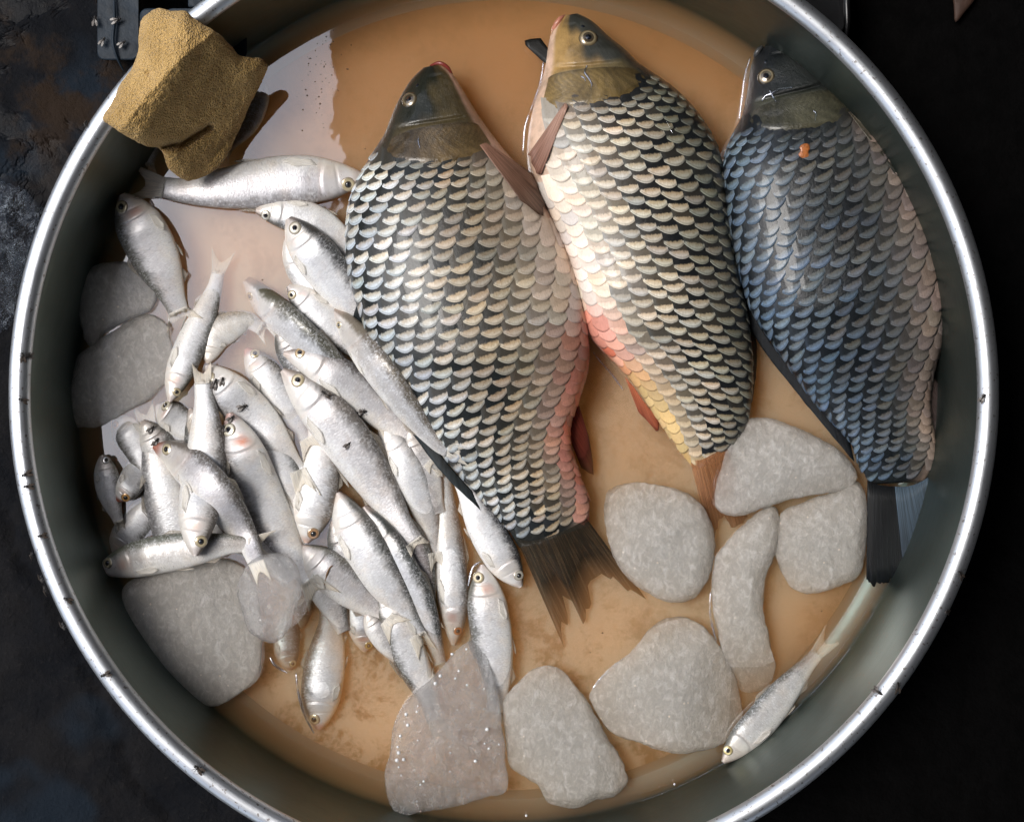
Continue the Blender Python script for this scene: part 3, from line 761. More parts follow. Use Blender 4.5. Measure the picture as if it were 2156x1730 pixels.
# carp mouths, gill spots and fins
def lips(rt, pts, r, col):
    tube(rt, 'mouth', pts, r, col)
def tube(rt, name, pts, r, mat, n=10, k=24, seen=True, taper=True, cols=None):
    P, _ = catmull(pts, k); Pw = W(P[:, 0], P[:, 1], P[:, 2])
    tg = np.gradient(Pw, axis=0); tg /= np.linalg.norm(tg, axis=1, keepdims=True) + 1e-12
    up = np.array([0.12, 0.05, 1.0]); sd_ = np.cross(tg, up); sd_ /= np.linalg.norm(sd_, axis=1, keepdims=True) + 1e-12; nn = np.cross(sd_, tg)
    rad = r * S * (np.sin(np.linspace(0.12, math.pi - 0.12, k)) ** 0.5 if taper else np.ones(k))
    a = np.linspace(0, 2 * math.pi, n, endpoint=False)
    V = Pw[:, None] + rad[:, None, None] * (sd_[:, None] * np.cos(a)[None, :, None] + nn[:, None] * np.sin(a)[None, :, None])
    F = grid_faces(k, n, True); F.append(list(range(n))[::-1]); F.append(list(range((k - 1) * n, k * n)))
    c = None
    if cols is not None: c = {'pig': np.tile([*cols, 1], (k * n, 1))}
    return mesh_obj(name, V.reshape(-1, 3), F, mat, rt, uv=np.zeros((k * n, 2)), cols=c)
tube(r1, 'mouth', [(905, 139, 14), (925, 133, 26), (942, 142, 24), (952, 156, 12)], 4.2, 'carp', cols=(.22, .035, .025))
tube(r2, 'mouth', [(1190, 33, 18), (1178, 42, 26), (1168, 58, 22), (1163, 72, 14)], 6, 'carp', cols=(.50, .20, .13))
tube(r3, 'mouth', [(1606, 98, 14), (1596, 108, 22), (1588, 122, 14)], 6, 'carp', cols=(.05, .05, .05))

def surf_fin(rt, name, base, tip, c0, c1, up=7, lastz=None, mat='cfin', seed=1, **kw):
    b = [(x, y, max(hz(x, y, up), -30)) for x, y in base]; t = [(x, y, hz(x, y, up + 3)) for x, y in tip]
    m = max(q[2] for q in b); t = [(x, y, max(z, m - 40)) for x, y, z in t]
    make_fin(name, rt, b, t, 2.2, c0, c1, mat, seed=seed, drape=4, nl=12, **kw)
for s_, r_, u_, q_ in ((c1, r1, .040, .68), (c2, r2, .033, .62), (c3, r3, .040, .64)):
    p_ = s_.raw(np.array(u_), np.array(q_ * math.pi)); dome(r_, 'nostril', W(p_[0], p_[1], p_[2] - 1.0), (0, 0, 1), 4.5 * S, 2.2 * S, 'pupil', [(.05, (0, 0, 0)), (.6, (0, 0, 0)), (1, (0, 0, 0))])
tube(r1, 'barbel', [(948, 158, 22), (958, 168, 18), (962, 180, 12)], 1.6, 'carp', cols=(.20, .12, .07))
tube(r2, 'barbel', [(1166, 62, 26), (1160, 74, 22), (1158, 86, 14)], 1.6, 'carp', cols=(.38, .22, .12))
# carp 1
surf_fin(r1, 'pectoral_fin', [(1010, 306), (1016, 303), (1022, 301), (1030, 304)], [(1100, 428), (1146, 458), (1146, 420), (1122, 366)], (.36, .19, .13), (.13, .075, .05), seed=2)
make_fin('pelvic_fin', r1, [(1166, 455, 20), (1172, 462, 24), (1178, 470, 24)], [(1212, 640, 0), (1236, 688, 4), (1222, 600, 12)], 2.5, (.42, .16, .10), (.30, .09, .06), 'cfin', seed=3)
make_fin('anal_fin', r1, [(1216, 842, -10), (1206, 868, -10), (1198, 895, -12), (1200, 925, -16)], [(1240, 920, -35), (1252, 985, -50), (1246, 1000, -52), (1224, 985, -50)], 2.5, (.30, .05, .03), (.10, .03, .02), 'cfin', seed=4)
make_fin('dorsal_fin', r1, [(752, 640, 0), (800, 765, -2), (872, 880, -4), (940, 972, -8), (1002, 1042, -12)], [(742, 668, -18), (786, 800, -20), (866, 912, -14), (936, 1002, -8), (1012, 1075, -6)], 4, (.012, .014, .014), (.02, .03, .035), 'cfin', seed=5, sub=5)
make_fin('tail_fin', r1, [(1088, 1135, -14), (1122, 1138, -4), (1158, 1128, -2), (1194, 1114, -6), (1236, 1092, -20)], [(1190, 1368, -74), (1206, 1268, -68), (1240, 1334, -74), (1262, 1228, -68), (1372, 1276, -74)], 3, (.030, .024, .014), (.014, .010, .007), 'tfin', seed=6, sub=5, rag=.22, nl=10)
# carp 2
surf_fin(r2, 'pectoral_fin', [(1185, 222), (1189, 218), (1193, 219), (1196, 224)], [(1110, 328), (1122, 352), (1135, 374), (1152, 335)], (.50, .30, .22), (.26, .13, .09), seed=7)
make_fin('far_pectoral_fin', r2, [(1160, 142, -6), (1162, 130, -6), (1164, 116, -6)], [(1140, 128, -12), (1102, 88, -10), (1138, 80, -12)], 2.5, (.012, .012, .010), (.010, .010, .009), 'cfin', seed=8, rag=.02)
make_fin('anal_fin', r2, [(1315, 792, -8), (1335, 815, -10), (1352, 840, -12), (1368, 862, -14)], [(1345, 870, -30), (1372, 898, -36), (1386, 912, -38), (1390, 885, -30)], 2.5, (.55, .16, .07), (.32, .08, .04), 'cfin', seed=9)
make_fin('dorsal_fin', r2, [(1556, 600, -6), (1570, 660, -8), (1578, 720, -10), (1580, 790, -14)], [(1572, 650, -36), (1592, 712, -44), (1594, 770, -44), (1584, 850, -30)], 4, (.010, .010, .010), (.010, .012, .012), 'cfin', seed=10, sub=5)
make_fin('tail_fin', r2, [(1452, 968, -20), (1474, 968, -6), (1496, 958, -4), (1530, 940, -14)], [(1500, 1150, -62), (1522, 1090, -58), (1548, 1120, -60), (1575, 1090, -60)], 3, (.46, .20, .08), (.24, .10, .05), 'tfin', seed=11, sub=5)
# carp 3
surf_fin(r3, 'pectoral_fin', [(1786, 236), (1792, 238), (1798, 243), (1803, 248)], [(1888, 372), (1924, 388), (1920, 352), (1888, 306)], (.14, .12, .085), (.035, .04, .035), seed=12)
make_fin('dorsal_fin', r3, [(1556, 590, -2), (1602, 690, -6), (1672, 785, -8), (1735, 866, -10), (1790, 930, -14)], [(1548, 622, -16), (1590, 712, -16), (1655, 800, -16), (1722, 882, -14), (1800, 975, -12)], 4, (.007, .008, .010), (.010, .013, .017), 'cfin', seed=13, sub=5)
make_fin('anal_fin', r3, [(1964, 790, -6), (1956, 820, -8), (1955, 850, -10), (1960, 880, -12)], [(1984, 820, -12), (1986, 860, -14), (1984, 900, -14), (1975, 935, -16)], 2.5, (.10, .06, .05), (.03, .03, .035), 'cfin', seed=14)
make_fin('tail_fin', r3, [(1826, 1010, -22), (1842, 1018, -18), (1862, 1022, -16), (1892, 1024, -16)], [(1824, 1222, -37), (1842, 1236, -36), (1880, 1224, -35), (1906, 1226, -34)], 3, (.008, .009, .010), (.006, .007, .009), 'cfin', seed=15, sub=6, rag=.05, ridge=.7)
make_fin('tail_fin', r3, [(1884, 1024, -14), (1905, 1024, -13), (1930, 1018, -13), (1954, 1005, -15)], [(1904, 1222, -31), (1926, 1234, -30), (1950, 1190, -28), (1974, 1090, -22)], 3, (.09, .13, .17), (.010, .015, .024), 'cfin', seed=16, sub=8, rag=.05, ridge=1.2, label='bluish streaked lobe of the tail')

# ------------------------------------------------------------------ ice, sponge: rounded blocks from an outline
ICE = {}
def blob(name, outline, zb, zt, mat, label=None, cat=None, group=None, pw=3.2, rough=5.0, nscale=60, seed=0, midf=None, thick=None, ring=26, n=190, dome_=0.22, ew=0.30, facets=0, tex=None, parent=None):
    P = np.asarray(outline, float); P = np.vstack([P, P[:1]])
    Q = np.vstack([P[-3:-1], P, P[1:3]]); full, _ = catmull(Q, 40 * len(Q))
    # keep one loop
    a = np.argmin(np.linalg.norm(full - P[0], axis=1)[:len(full) // 2]); 
    per = full[a:]; k = len(per)
    b = a + 20 + np.argmin(np.linalg.norm(full[a + len(full) // 2:] - P[0], axis=1)) + len(full) // 2 - 20
    loop = full[a:b + 1]
    d = np.r_[0, np.cumsum(np.linalg.norm(np.diff(loop, axis=0), axis=1))]; s = np.linspace(0, d[-1], n, endpoint=False)
    loop = np.stack([np.interp(s, d, loop[:, k]) for k in (0, 1)], 1)
    C = loop.mean(0)
    ts = np.sin(np.linspace(0.02, 1, ring) * math.pi / 2)
    V = []
    Rm = np.linalg.norm(loop - C, axis=1).mean()
    def layer(t, sgn):
        xy = C + (loop - C) * t
        dist = np.min(np.linalg.norm(xy[:, None] - loop[None], axis=2), axis=1) if t < 0.9999 else np.zeros(n)
        prof = (1 - (1 - np.clip(dist / (ew * Rm), 0, 1)) ** 2.2) ** 0.5
        if midf is None: mid = (zb + zt) / 2 * np.ones(n); half = (zt - zb) / 2
        else: mid = midf(xy[:, 0], xy[:, 1]); half = thick / 2
        z = mid + sgn * half * (prof * (1 - dome_) + dome_ * np.clip(dist / Rm, 0, 1) * (1 if sgn > 0 else 0.2))
        return np.c_[xy, z]
    for t in ts: V.append(layer(t, 1))
    for t in ts[::-1][1:]: V.append(layer(t, -1))
    V = np.array(V); nr = len(V)
    Pn = V.reshape(-1, 3) * S
    dn = vnoise(Pn, nscale, seed) * rough + vnoise(Pn, nscale * 2.7, seed + 1) * rough * 0.45 + vnoise(Pn, nscale * 7, seed + 2) * rough * .20
    dx = vnoise(Pn, nscale, seed + 3) * rough * .8 + vnoise(Pn, nscale * 4.5, seed + 5) * rough * .42; dy = vnoise(Pn, nscale, seed + 4) * rough * .8 + vnoise(Pn, nscale * 4.5, seed + 6) * rough * .42
    V = V.reshape(-1, 3) + np.c_[dx, dy, dn]
    if facets:
        fr_ = np.random.default_rng(seed)
        for _ in range(facets):
            an = fr_.uniform(0, 2 * np.pi); tl = fr_.uniform(.12, .45); nd_ = np.array([math.cos(an) * tl, math.sin(an) * tl, 1.0]); nd_ /= np.linalg.norm(nd_)
            c0 = np.array([C[0] + math.cos(an) * Rm * fr_.uniform(.1, .6), C[1] + math.sin(an) * Rm * fr_.uniform(.1, .6), V[:, 2].max() - fr_.uniform(1, 7)])
            dd = (V - c0) @ nd_; V = V - np.outer(np.clip(dd, 0, None), nd_) * np.array([0.2, 0.2, 1.0]) * .8
    if tex is not None: V = tex(V)
    F = grid_faces(nr, n, True); F.append(list(range(n))[::-1]); F.append(list(range((nr - 1) * n, nr * n)))
    o = mesh_obj(name, W(V[:, 0], V[:, 1], V[:, 2]), F, mat, parent)
    tag(o, label, cat, group)
    for H in (Hn, Hc):
        for t in np.linspace(0.02, 0.97, 40):
            i = int(t * (ring - 1)); q = V[i * n:(i + 1) * n]; nx = V[(i + 1) * n:(i + 2) * n]
            for w in (0, .5):
                qq = q * (1 - w) + nx * w; tx, ty = seen2true(qq[:, 0], qq[:, 1], qq[:, 2]); hput(H, tx, ty, qq[:, 2])
    return o
ICEG = 'lumps of ice in the basin'
def Z4(l): return [(x * .3516, y * .3516 + 539) for x, y in l]
def Z7(l): return [(x * .3516, y * .3516 + 1123.5) for x, y in l]
def Z8(l): return [(x * .3516 + 674, y * .3516 + 1123.5) for x, y in l]

# ------------------------------------------------------------------ small silver fish
FG = 'small silver fish heaped in the basin'
UP = np.array([0, .03, .07, .12, .18, .26, .36, .46, .58, .70, .80, .90, 1.0])
HW = np.array([.13, .30, .48, .67, .83, .96, 1.0, 1.0, .94, .80, .64, .48, .41])
def small_fish(path, hw, side, label, under=False, roll=0.0, dz=0.0, tail=0.19, spread=1.0, tailbend=0.0, red=0.0, gill=0.0, back=None, tint=None, snout=None, pect=True, dfin=True, zfix=None, eye=True, seed=0, tone=1.0, thk=0.52, iris=(.66, .56, .36), eyer=0.29, tol=15, maxz=170, eyeu=.085, taillabel=None):
    H = Hn if under else Hc
    n = 74; C, L = catmull(path, n); u = np.linspace(0, 1, n)
    prof = np.interp(u, UP, HW); prof[:3] *= [0.8, .95, 1.0]; prof = smooth1(prof, 1)
    w = hw * prof; th = hw * thk * np.interp(u, [0, .05, .3, .7, 1], [.45, .72, 1.05, .72, .32])
    cr, sr = math.cos(roll), math.sin(roll)
    half = np.sqrt((w * cr) ** 2 + (th * sr) ** 2); vert = np.sqrt((w * sr) ** 2 + (th * cr) ** 2)
    z = np.full(n, 0.0)
    if zfix is not None: z = np.interp(u, np.linspace(0, 1, len(zfix)), zfix)
    else:
        for it in range(2):
            tx, ty = seen2true(C[:, 0], C[:, 1], z); tg = np.gradient(np.c_[tx, ty], axis=0); tg /= np.linalg.norm(tg, axis=1, keepdims=True); nrm = np.c_[-tg[:, 1], tg[:, 0]]
            need = np.full(n, FLOOR + 0.0) + vert
            for b in (-.8, -.55, -.3, 0, .3, .55, .8):
                hh = hget(H, tx + nrm[:, 0] * half * b, ty + nrm[:, 1] * half * b)
                need = np.maximum(need, hh + vert * math.sqrt(1 - b * b) - tol)
            z = np.maximum(smooth1(need, 7), need - 9); z = smooth1(z, 4) + dz
            z = np.minimum(z, maxz)
    tg = np.gradient(C, axis=0); tg /= np.linalg.norm(tg, axis=1, keepdims=True)
    # left of the direction of travel in a y-up world is (ty, -tx) in y-down plan units
    D = np.c_[tg[:, 1], -tg[:, 0]] * side
    NP = 44; ph = np.linspace(0, 2 * math.pi, NP, endpoint=False)
    def pt(ui, phv, ext=1.0):
        """section point: phi 0 = back, pi/2 = upper flank, pi = belly"""
        i = np.asarray(ui) * (n - 1); g = lambda a: np.interp(i, np.arange(n), a)
        co, si = np.cos(phv), np.sin(phv)
        v = np.sign(co) * np.abs(co) ** 0.92 * g(w) * ext; q = np.sign(si) * np.abs(si) ** 0.9 * g(th) * ext
        # relief: gill cover edge, cheek
        qn = phv / math.pi
        uo = 0.215 - 0.30 * (qn - 0.5) ** 2; dd = uo - ui
        rel = hw * 0.055 * sst(dd, -0.004, 0.006) * (1 - .7 * sst(dd, 0.0, 0.10)) * np.clip(si, 0, 1)
        rel = rel - hw * 0.03 * np.exp(-((ui - 0.135 - .03 * (qn - .5)) / 0.006) ** 2) * np.clip(si, 0, 1)
        q = q + rel
        vv = v * cr - q * sr; qq = v * sr + q * cr
        return np.stack([g(C[:, 0]) + g(D[:, 0]) * vv, g(C[:, 1]) + g(D[:, 1]) * vv, g(z) + qq], -1)
    uu = np.concatenate([np.linspace(0, .25, 40), np.linspace(.26, 1, 52)])
    U, Ph = np.meshgrid(uu, ph, indexing='ij'); P = pt(U, Ph); V = W(P[..., 0], P[..., 1], P[..., 2]).reshape(-1, 3)
    F = grid_faces(len(uu), NP, True, flip=(side > 0)); F.append(list(range(NP))); F.append(list(range((len(uu) - 1) * NP, len(uu) * NP))[::-1])
    r = np.random.default_rng(seed + 100)
    back = np.array(back if back is not None else (.15, .145, .12)); fl = np.array(tint if tint is not None else (.64, .64, .645)) * tone; be = np.array((.84, .82, .775)) * tone
    dn = np.cos(Ph) + 0.06 * np.sin(U * 40 + seed) + 0.05 * r.normal(size=U.shape)
    m1 = sst(dn, .36, .82); m2 = sst(-dn, .05, .75)
    c = fl * np.ones(U.shape + (1,)); c = lerp(c, np.broadcast_to(be, c.shape), m2); c = lerp(c, np.broadcast_to(back, c.shape), m1 * (1 - .35 * sst(U, .8, 1)))
    spot = r.random(U.shape) * sst(dn, .15, .6) * sst(U, .16, .26); c = c * (1 - .42 * spot[..., None])
    head = 1 - sst(U, .17, .23); hc = np.array((.66, .60, .52)); c = lerp(c, c * .55 + hc * .45, head * (1 - m1) * .75)
    if gill > 0: g_ = np.exp(-(((U - .165) / .035) ** 2 + ((Ph / math.pi - .55) / .13) ** 2)) * gill; c = lerp(c, np.broadcast_to((.55, .17, .07), c.shape), g_ * (0.6 + .4 * r.random(U.shape)))
    sn = (1 - sst(U, .015, .075)); sc = np.array(snout if snout is not None else (.50, .36, .30)); c = lerp(c, np.broadcast_to(sc, c.shape), sn * (.35 + red))
    c = lerp(c, c * np.array((.95, .74, .60)), np.exp(-((U - .222) / .010) ** 2) * .22)
    rt = root('silver_fish', [*T(*seen2true(C[n // 2, 0], C[n // 2, 1], z[n // 2]), 0)[:2], (z - vert).min() * S], label, 'fish', FG)
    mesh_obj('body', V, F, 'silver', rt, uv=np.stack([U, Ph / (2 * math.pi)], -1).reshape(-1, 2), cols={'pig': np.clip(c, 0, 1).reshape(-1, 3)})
    # footprint
    for Hh in ((Hn, Hc) if under else (Hc, Hn)):
        U2, P2 = np.meshgrid(np.linspace(0, 1, 120), np.linspace(0, 2 * math.pi, 60), indexing='ij'); K = pt(U2, P2).reshape(-1, 3)
        tx, ty = seen2true(K[:, 0], K[:, 1], K[:, 2]); hput(Hh, tx, ty, K[:, 2])
        for e in (.3, .6, .85):
            K = pt(U2, P2, e).reshape(-1, 3); K[:, 2] = K[:, 2]; tx, ty = seen2true(K[:, 0], K[:, 1], K[:, 2]); hput(Hh, tx, ty, K[:, 2])
    # eye
    if eye:
        pe = 0.36 * math.pi + roll * .9; pe = min(pe, 1.9)
        c0 = pt(np.array(eyeu), np.array(pe)); a = pt(np.array(eyeu + .02), np.array(pe)) - pt(np.array(eyeu - .02), np.array(pe)); b = pt(np.array(eyeu), np.array(pe + .1)) - pt(np.array(eyeu), np.array(pe - .1))
        nn = np.cross(a, b); nn /= np.linalg.norm(nn); nn *= np.sign(nn[2]) if abs(nn[2]) > .05 else 1; nn = nn * np.array([1, -1, 1]); nn[:2] *= .75; nn /= np.linalg.norm(nn)
        er = hw * eyer; cw = W(*c0)
        e = dome(rt, 'eye', cw, nn, er * S, er * .26 * S, 'iris', [(0.02, (.02, .02, .02)), (.44, (.02, .02, .02)), (.5, tuple(q * 1.15 for q in iris)), (.72, iris), (.80, tuple(q * .75 for q in iris)), (.93, (.55, .48, .38)), (1.0, (.22, .17, .13))])
        dome(e, 'pupil', cw + nn * er * .10 * S, nn, er * .45 * S, er * .20 * S, 'pupil', [(.03, (0, 0, 0)), (.6, (0, 0, 0)), (1, (0, 0, 0))])
    # tail fin
    t_ = tg[-1]; ca, sa = math.cos(tailbend), math.sin(tailbend); t_ = np.array([t_[0] * ca - t_[1] * sa, t_[0] * sa + t_[1] * ca]); Dn = np.array([t_[1], -t_[0]]) * side
    e0 = C[-1] - tg[-1] * 3; wb = w[-1] * .95 * max(cr, .5); TL = tail * L; zz = z[-1]; ezt = max(zz - 10, FLOOR + 6)
    if tail > 0:
        bs = [(*(e0 + Dn * wb * k), zz) for k in (1, .5, 0, -.5, -1)]
        sp = hw * .80 * spread
        tp = [(*(e0 + t_ * TL * f + Dn * sp * k), ezt) for k, f in ((1.0, 1.0), (.50, .66), (0, .48), (-.50, .66), (-1.0, 1.0))]
        fc = (.92, .89, .83); ft = (.86, .80, .70)
        make_fin('tail_fin', rt, bs, tp, 1.8, fc, ft, 'fin', seed=seed, rag=.07, sub=4, drape=2.5, nl=9)
    if dfin:
        b0, b1 = .46, .60
        us = np.linspace(b0, b1, 4); B = pt(us, np.zeros(4) + .12); Tp = []
        for k, uk in enumerate(us + .05):
            i = min(int(uk * (n - 1)), n - 1); Tp.append((C[i, 0] + D[i, 0] * (half[i] + hw * (.20, .16, .10, .04)[k]), C[i, 1] + D[i, 1] * (half[i] + hw * (.20, .16, .10, .04)[k]), z[i] + hw * .08 - 2))
        make_fin('dorsal_fin', rt, [tuple(q) for q in B], Tp, 1.6, (.34, .31, .26), (.42, .38, .33), 'fin', seed=seed + 1)
    if pect:
        pb = pt(np.array([.235, .245, .255, .262]), np.array([.70, .73, .76, .79]) * math.pi, 1.03); i = int(.42 * (n - 1))
        q1 = pt(np.array([.34, .375, .40, .36]), np.array([.66, .70, .76, .82]) * math.pi, 1.06); q1[:, 2] += 2
        make_fin('pectoral_fin', rt, [tuple(q) for q in pb], [tuple(q) for q in q1], 1.4, (.95, .92, .87), (.96, .94, .90), 'fin', seed=seed + 2)
        us = np.array([.50, .515, .53]); B = pt(us, np.full(3, math.pi * .96)); i = int(.60 * (n - 1)); hh = half[i]
        Tp = [(C[i + k, 0] - D[i, 0] * (hh + hw * (.14, .10, .02)[j]), C[i + k, 1] - D[i, 1] * (hh + hw * (.14, .10, .02)[j]), z[i] - 3) for j, k in enumerate((0, 3, 1))]
        make_fin('pelvic_fin', rt, [tuple(q) for q in B], Tp, 1.4, (.66, .60, .52), (.70, .66, .60), 'fin', seed=seed + 3)
        us = np.array([.70, .74, .79]); B = pt(us, np.full(3, math.pi * .98)); Tp = []
        for j, uk in enumerate((.77, .80, .83)):
            i = int(uk * (n - 1)); Tp.append((C[i, 0] - D[i, 0] * (half[i] + hw * (.22, .12, .03)[j]), C[i, 1] - D[i, 1] * (half[i] + hw * (.22, .12, .03)[j]), z[i] - 3))
        make_fin('anal_fin', rt, [tuple(q) for q in B], Tp, 1.4, (.62, .56, .48), (.66, .60, .54), 'fin', seed=seed + 4)
    return rt, z

F = small_fish
# sunk or lowest first
F([(345, 200), (325, 250), (315, 300), (310, 345)], 36, 1, 'pale fish sunk under the sponge with only its tail end showing', zfix=(-48, -48), eye=False, seed=1, tail=.22, pect=False)
F([(556, 170), (545, 215), (522, 265), (480, 315)], 22, -1, 'dark sunken fish along the right edge of the sponge', zfix=(-50, -50), back=(.03, .03, .02), tint=(.12, .10, .07), eye=False, seed=2, tail=.15, pect=False, dfin=False, tone=.8)
F([(357, 846), (374, 795), (398, 735), (428, 668), (450, 612), (459, 575)], 33, -1, 'slim fish, tail sunk in the water, head by the lower left ice', zfix=(-10, -14, -30, -52), seed=3, tail=.20, gill=.5, snout=(.6, .4, .3))
F([(437, 765), (448, 715), (480, 690), (520, 676), (548, 690)], 34, 1, 'milky fish just under the water above the white fish with flies', zfix=(-30, -36, -46), seed=4, eye=False, tint=(.7, .66, .6), back=(.6, .52, .42))
F([(236, 1172), (272, 1122), (312, 1072), (345, 1020)], 36, -1, 'silver fish slanting under the vertical fish at the lower left', seed=5, eye=False, tone=1.05)
F([(548, 880), (580, 950), (612, 1020), (640, 1092)], 36, 1, 'speckled fish mostly hidden between the red gilled fish and the head down fish', seed=6, eye=False)
F([(636, 1322), (632, 1290), (640, 1250), (655, 1210)], 26, -1, 'small dark headed fish peeping out right of the clear ice lump', seed=7, eye=False, back=(.05, .045, .03), tint=(.14, .12, .09), snout=(.2, .14, .08), tone=.8)
F([(613, 1410), (604, 1370), (606, 1325), (622, 1270)], 28, -1, 'dark backed fish with its head down below the clear ice lump', seed=8, back=(.03, .035, .045), tint=(.25, .23, .22), red=.3, snout=(.3, .15, .12))
F([(1015, 1188), (1022, 1250), (1034, 1330), (1045, 1410), (1046, 1465), (1040, 1500)], 44, -1, 'head up fish, its tail half under the clear ice slab', seed=9, gill=.6, zfix=(-45, -42, -46, -52), tail=.10, red=.1)
F([(838, 1075), (868, 1145), (893, 1220), (905, 1290)], 32, 1, 'purplish grey fish wedged deep between two large silver fish', seed=10, eye=False, tint=(.42, .37, .37), tone=.85)
F([(1097, 1235), (1062, 1182), (1022, 1112), (990, 1048), (966, 1004)], 39, -1, 'bright fish with a black speckled back and its head down beside the carp tail', under=True, seed=11, back=(.04, .04, .045), zfix=(-42, -30, -20, -18), tail=.15, iris=(.72, .70, .62), tone=1.1)
F([(800, 1240), (833, 1310), (866, 1390), (898, 1460), (914, 1515)], 38, -1, 'fish whose forked tail spreads inside the clear ice slab', seed=12, eye=False, zfix=(-40, -42, -48, -50), tail=.36, spread=1.15, tailbend=-.25)
F([(768, 1065), (830, 1170), (882, 1262), (914, 1350), (926, 1398)], 38, 1, 'dark backed fish tucked under the right side of the longest silver fish', seed=13, eye=False, back=(.06, .065, .06), roll=.5, tail=.12)
F([(769, 1372), (766, 1325), (752, 1272), (736, 1218)], 33, -1, 'shaded bluish fish with a yellow eye and its head down on the basin floor', seed=14, back=(.07, .08, .08), tint=(.42, .43, .46), gill=.5, iris=(.6, .45, .15))
F([(672, 1536), (674, 1475), (684, 1400), (693, 1330), (690, 1275)], 44, 1, 'bright fish with its head down nearest the bottom left rim', seed=15, red=.4, snout=(.5, .25, .2), tail=.2)
F([(214, 958), (222, 990), (228, 1028), (238, 1064), (250, 1098)], 27, 1, 'small twisted fish floating alone against the left wall', seed=16, zfix=(-14, -16, -22), tail=.16, eyer=.32, spread=.35, tint=(.55, .55, .57), iris=(.6, .62, .62))
F([(247, 1055), (272, 1022), (298, 980), (322, 935)], 30, -1, 'fish with a dark red snout poking out left of the vertical fish', seed=17, back=(.04, .03, .02), red=.65, snout=(.30, .07, .03), eyer=.34, iris=(.70, .36, .12), gill=.3, eyeu=.12)
F([(239, 880), (262, 902), (288, 945), (310, 1000)], 34, -1, 'white fish with a red rimmed eye just below the lower left ice', seed=18, iris=(.62, .26, .10), tone=1.1)
F([(329, 853), (362, 876), (398, 905), (440, 940)], 36, 1, 'fish with a large round eye and dark crown between two tail up fish', seed=19, eyer=.36, back=(.08, .075, .06), iris=(.72, .68, .55), gill=.4, eyeu=.12)
F([(395, 1235), (372, 1135), (348, 1050), (326, 965), (311, 897)], 47, 1, 'fish with its tail up and head hidden, a fly on its tail root', seed=20, eye=False, tail=.17, pect=False, spread=.6, back=(.28, .27, .27))

for k_, (pa, hw_, sd_) in enumerate([([(470, 790), (515, 880), (560, 985)], 40, 1), ([(548, 985), (590, 1085), (640, 1185)], 42, -1), ([(700, 850), (752, 950), (800, 1060)], 40, 1), ([(640, 1165), (690, 1250), (725, 1330)], 36, 1),
        ([(860, 900), (892, 985), (925, 1080)], 34, -1), ([(300, 885), (345, 965), (392, 1060)], 40, 1), ([(585, 690), (645, 775), (700, 862)], 40, -1), ([(505, 1080), (555, 1150), (610, 1225)], 40, 1), ([(700, 1095), (752, 1190), (800, 1290)], 42, -1),
        ([(835, 1150), (868, 1240), (905, 1330)], 34, 1), ([(400, 860), (442, 960), (470, 1060)], 40, -1), ([(455, 1060), (490, 1120), (540, 1170)], 38, 1), ([(770, 1290), (812, 1350), (850, 1400)], 26, 1)]):
    F(pa, hw_, sd_, 'fish of the lowest layer, only glimpsed in a gap of the heap', seed=60 + k_, eye=False, pect=False, tail=0, tint=(.42, .40, .39), back=(.10, .10, .09), zfix=(-42, -40, -44), tone=.9)  # filler fish; dim tint puts the gaps' shade into their colour
# ice on the left
blob('ice_block', Z4([(410, 190), (450, 110), (530, 60), (640, 35), (800, 40), (890, 70), (940, 150), (950, 230), (900, 330), (760, 385), (640, 450), (550, 545), (500, 500), (490, 440), (430, 310)]), -74, 6, 'ice', 'grey ice lump upper of the two against the left wall', 'ice', ICEG, facets=6, seed=11)
blob('ice_block', Z4([(500, 570), (640, 470), (760, 400), (890, 345), (990, 400), (1030, 520), (1060, 600), (1040, 700), (960, 790), (880, 870), (760, 930), (600, 1020), (500, 1025), (420, 1000), (370, 900), (400, 760), (450, 640)]), -74, 8, 'ice', 'long oval grey ice lump lower of the two against the left wall', 'ice', ICEG, facets=6, seed=12)
blob('ice_block', Z7([(770, 290), (900, 220), (1100, 165), (1380, 155), (1500, 250), (1560, 480), (1570, 700), (1545, 870), (1420, 960), (1290, 1030), (1180, 1020), (1050, 970), (990, 900), (850, 760), (760, 640), (715, 520), (725, 370)]), -74, 26, 'ice', 'largest ice block with a pebbly surface at the lower left', 'ice', ICEG, facets=6, seed=13, rough=6)
F([(204, 1203), (258, 1185), (330, 1168), (405, 1156), (475, 1146), (525, 1146)], 40, 1, 'long fish lying level along the upper edge of the largest ice block', seed=21, back=(.16, .17, .12), red=.2, snout=(.5, .3, .15), gill=.4, zfix=(-8, 24, 36, 30), tint=(.5, .48, .46))
F([(411, 1170), (414, 1110), (424, 1040), (434, 960), (434, 880), (428, 805)], 46, -1, 'tail up fish whose head points down at the top of the largest ice block', seed=22, tail=.13, spread=.55, back=(.14, .12, .10), zfix=(74, 66, 40, 20, 12, 10), gill=.25)
F([(256, 409), (284, 460), (318, 522), (350, 592), (376, 655)], 53, -1, 'fish with a red cheek leaning on the upper grey ice, head towards the sponge', seed=51, zfix=(10, 6, -8, -34), red=.1, gill=.7, tail=.14, tone=1.08, eyer=.27, tint=(.66, .64, .64))
F([(768, 372), (700, 378), (600, 380), (480, 396), (395, 402), (342, 394)], 53, 1, 'largest silver fish lying level below the sponge with its head at the left carp', under=True, seed=23, zfix=(-34, -24, -22, -24), tail=.2, tone=1.0, tint=(.68, .66, .68), back=(.40, .37, .36))
F([(538, 443), (598, 448), (658, 466), (712, 502), (752, 560)], 37, -1, 'fish facing left with a grey speckled throat just below the largest silver fish', under=True, seed=24, zfix=(-22, -20, -30), back=(.12, .12, .11), iris=(.66, .64, .56), tone=1.05, eyer=.3)
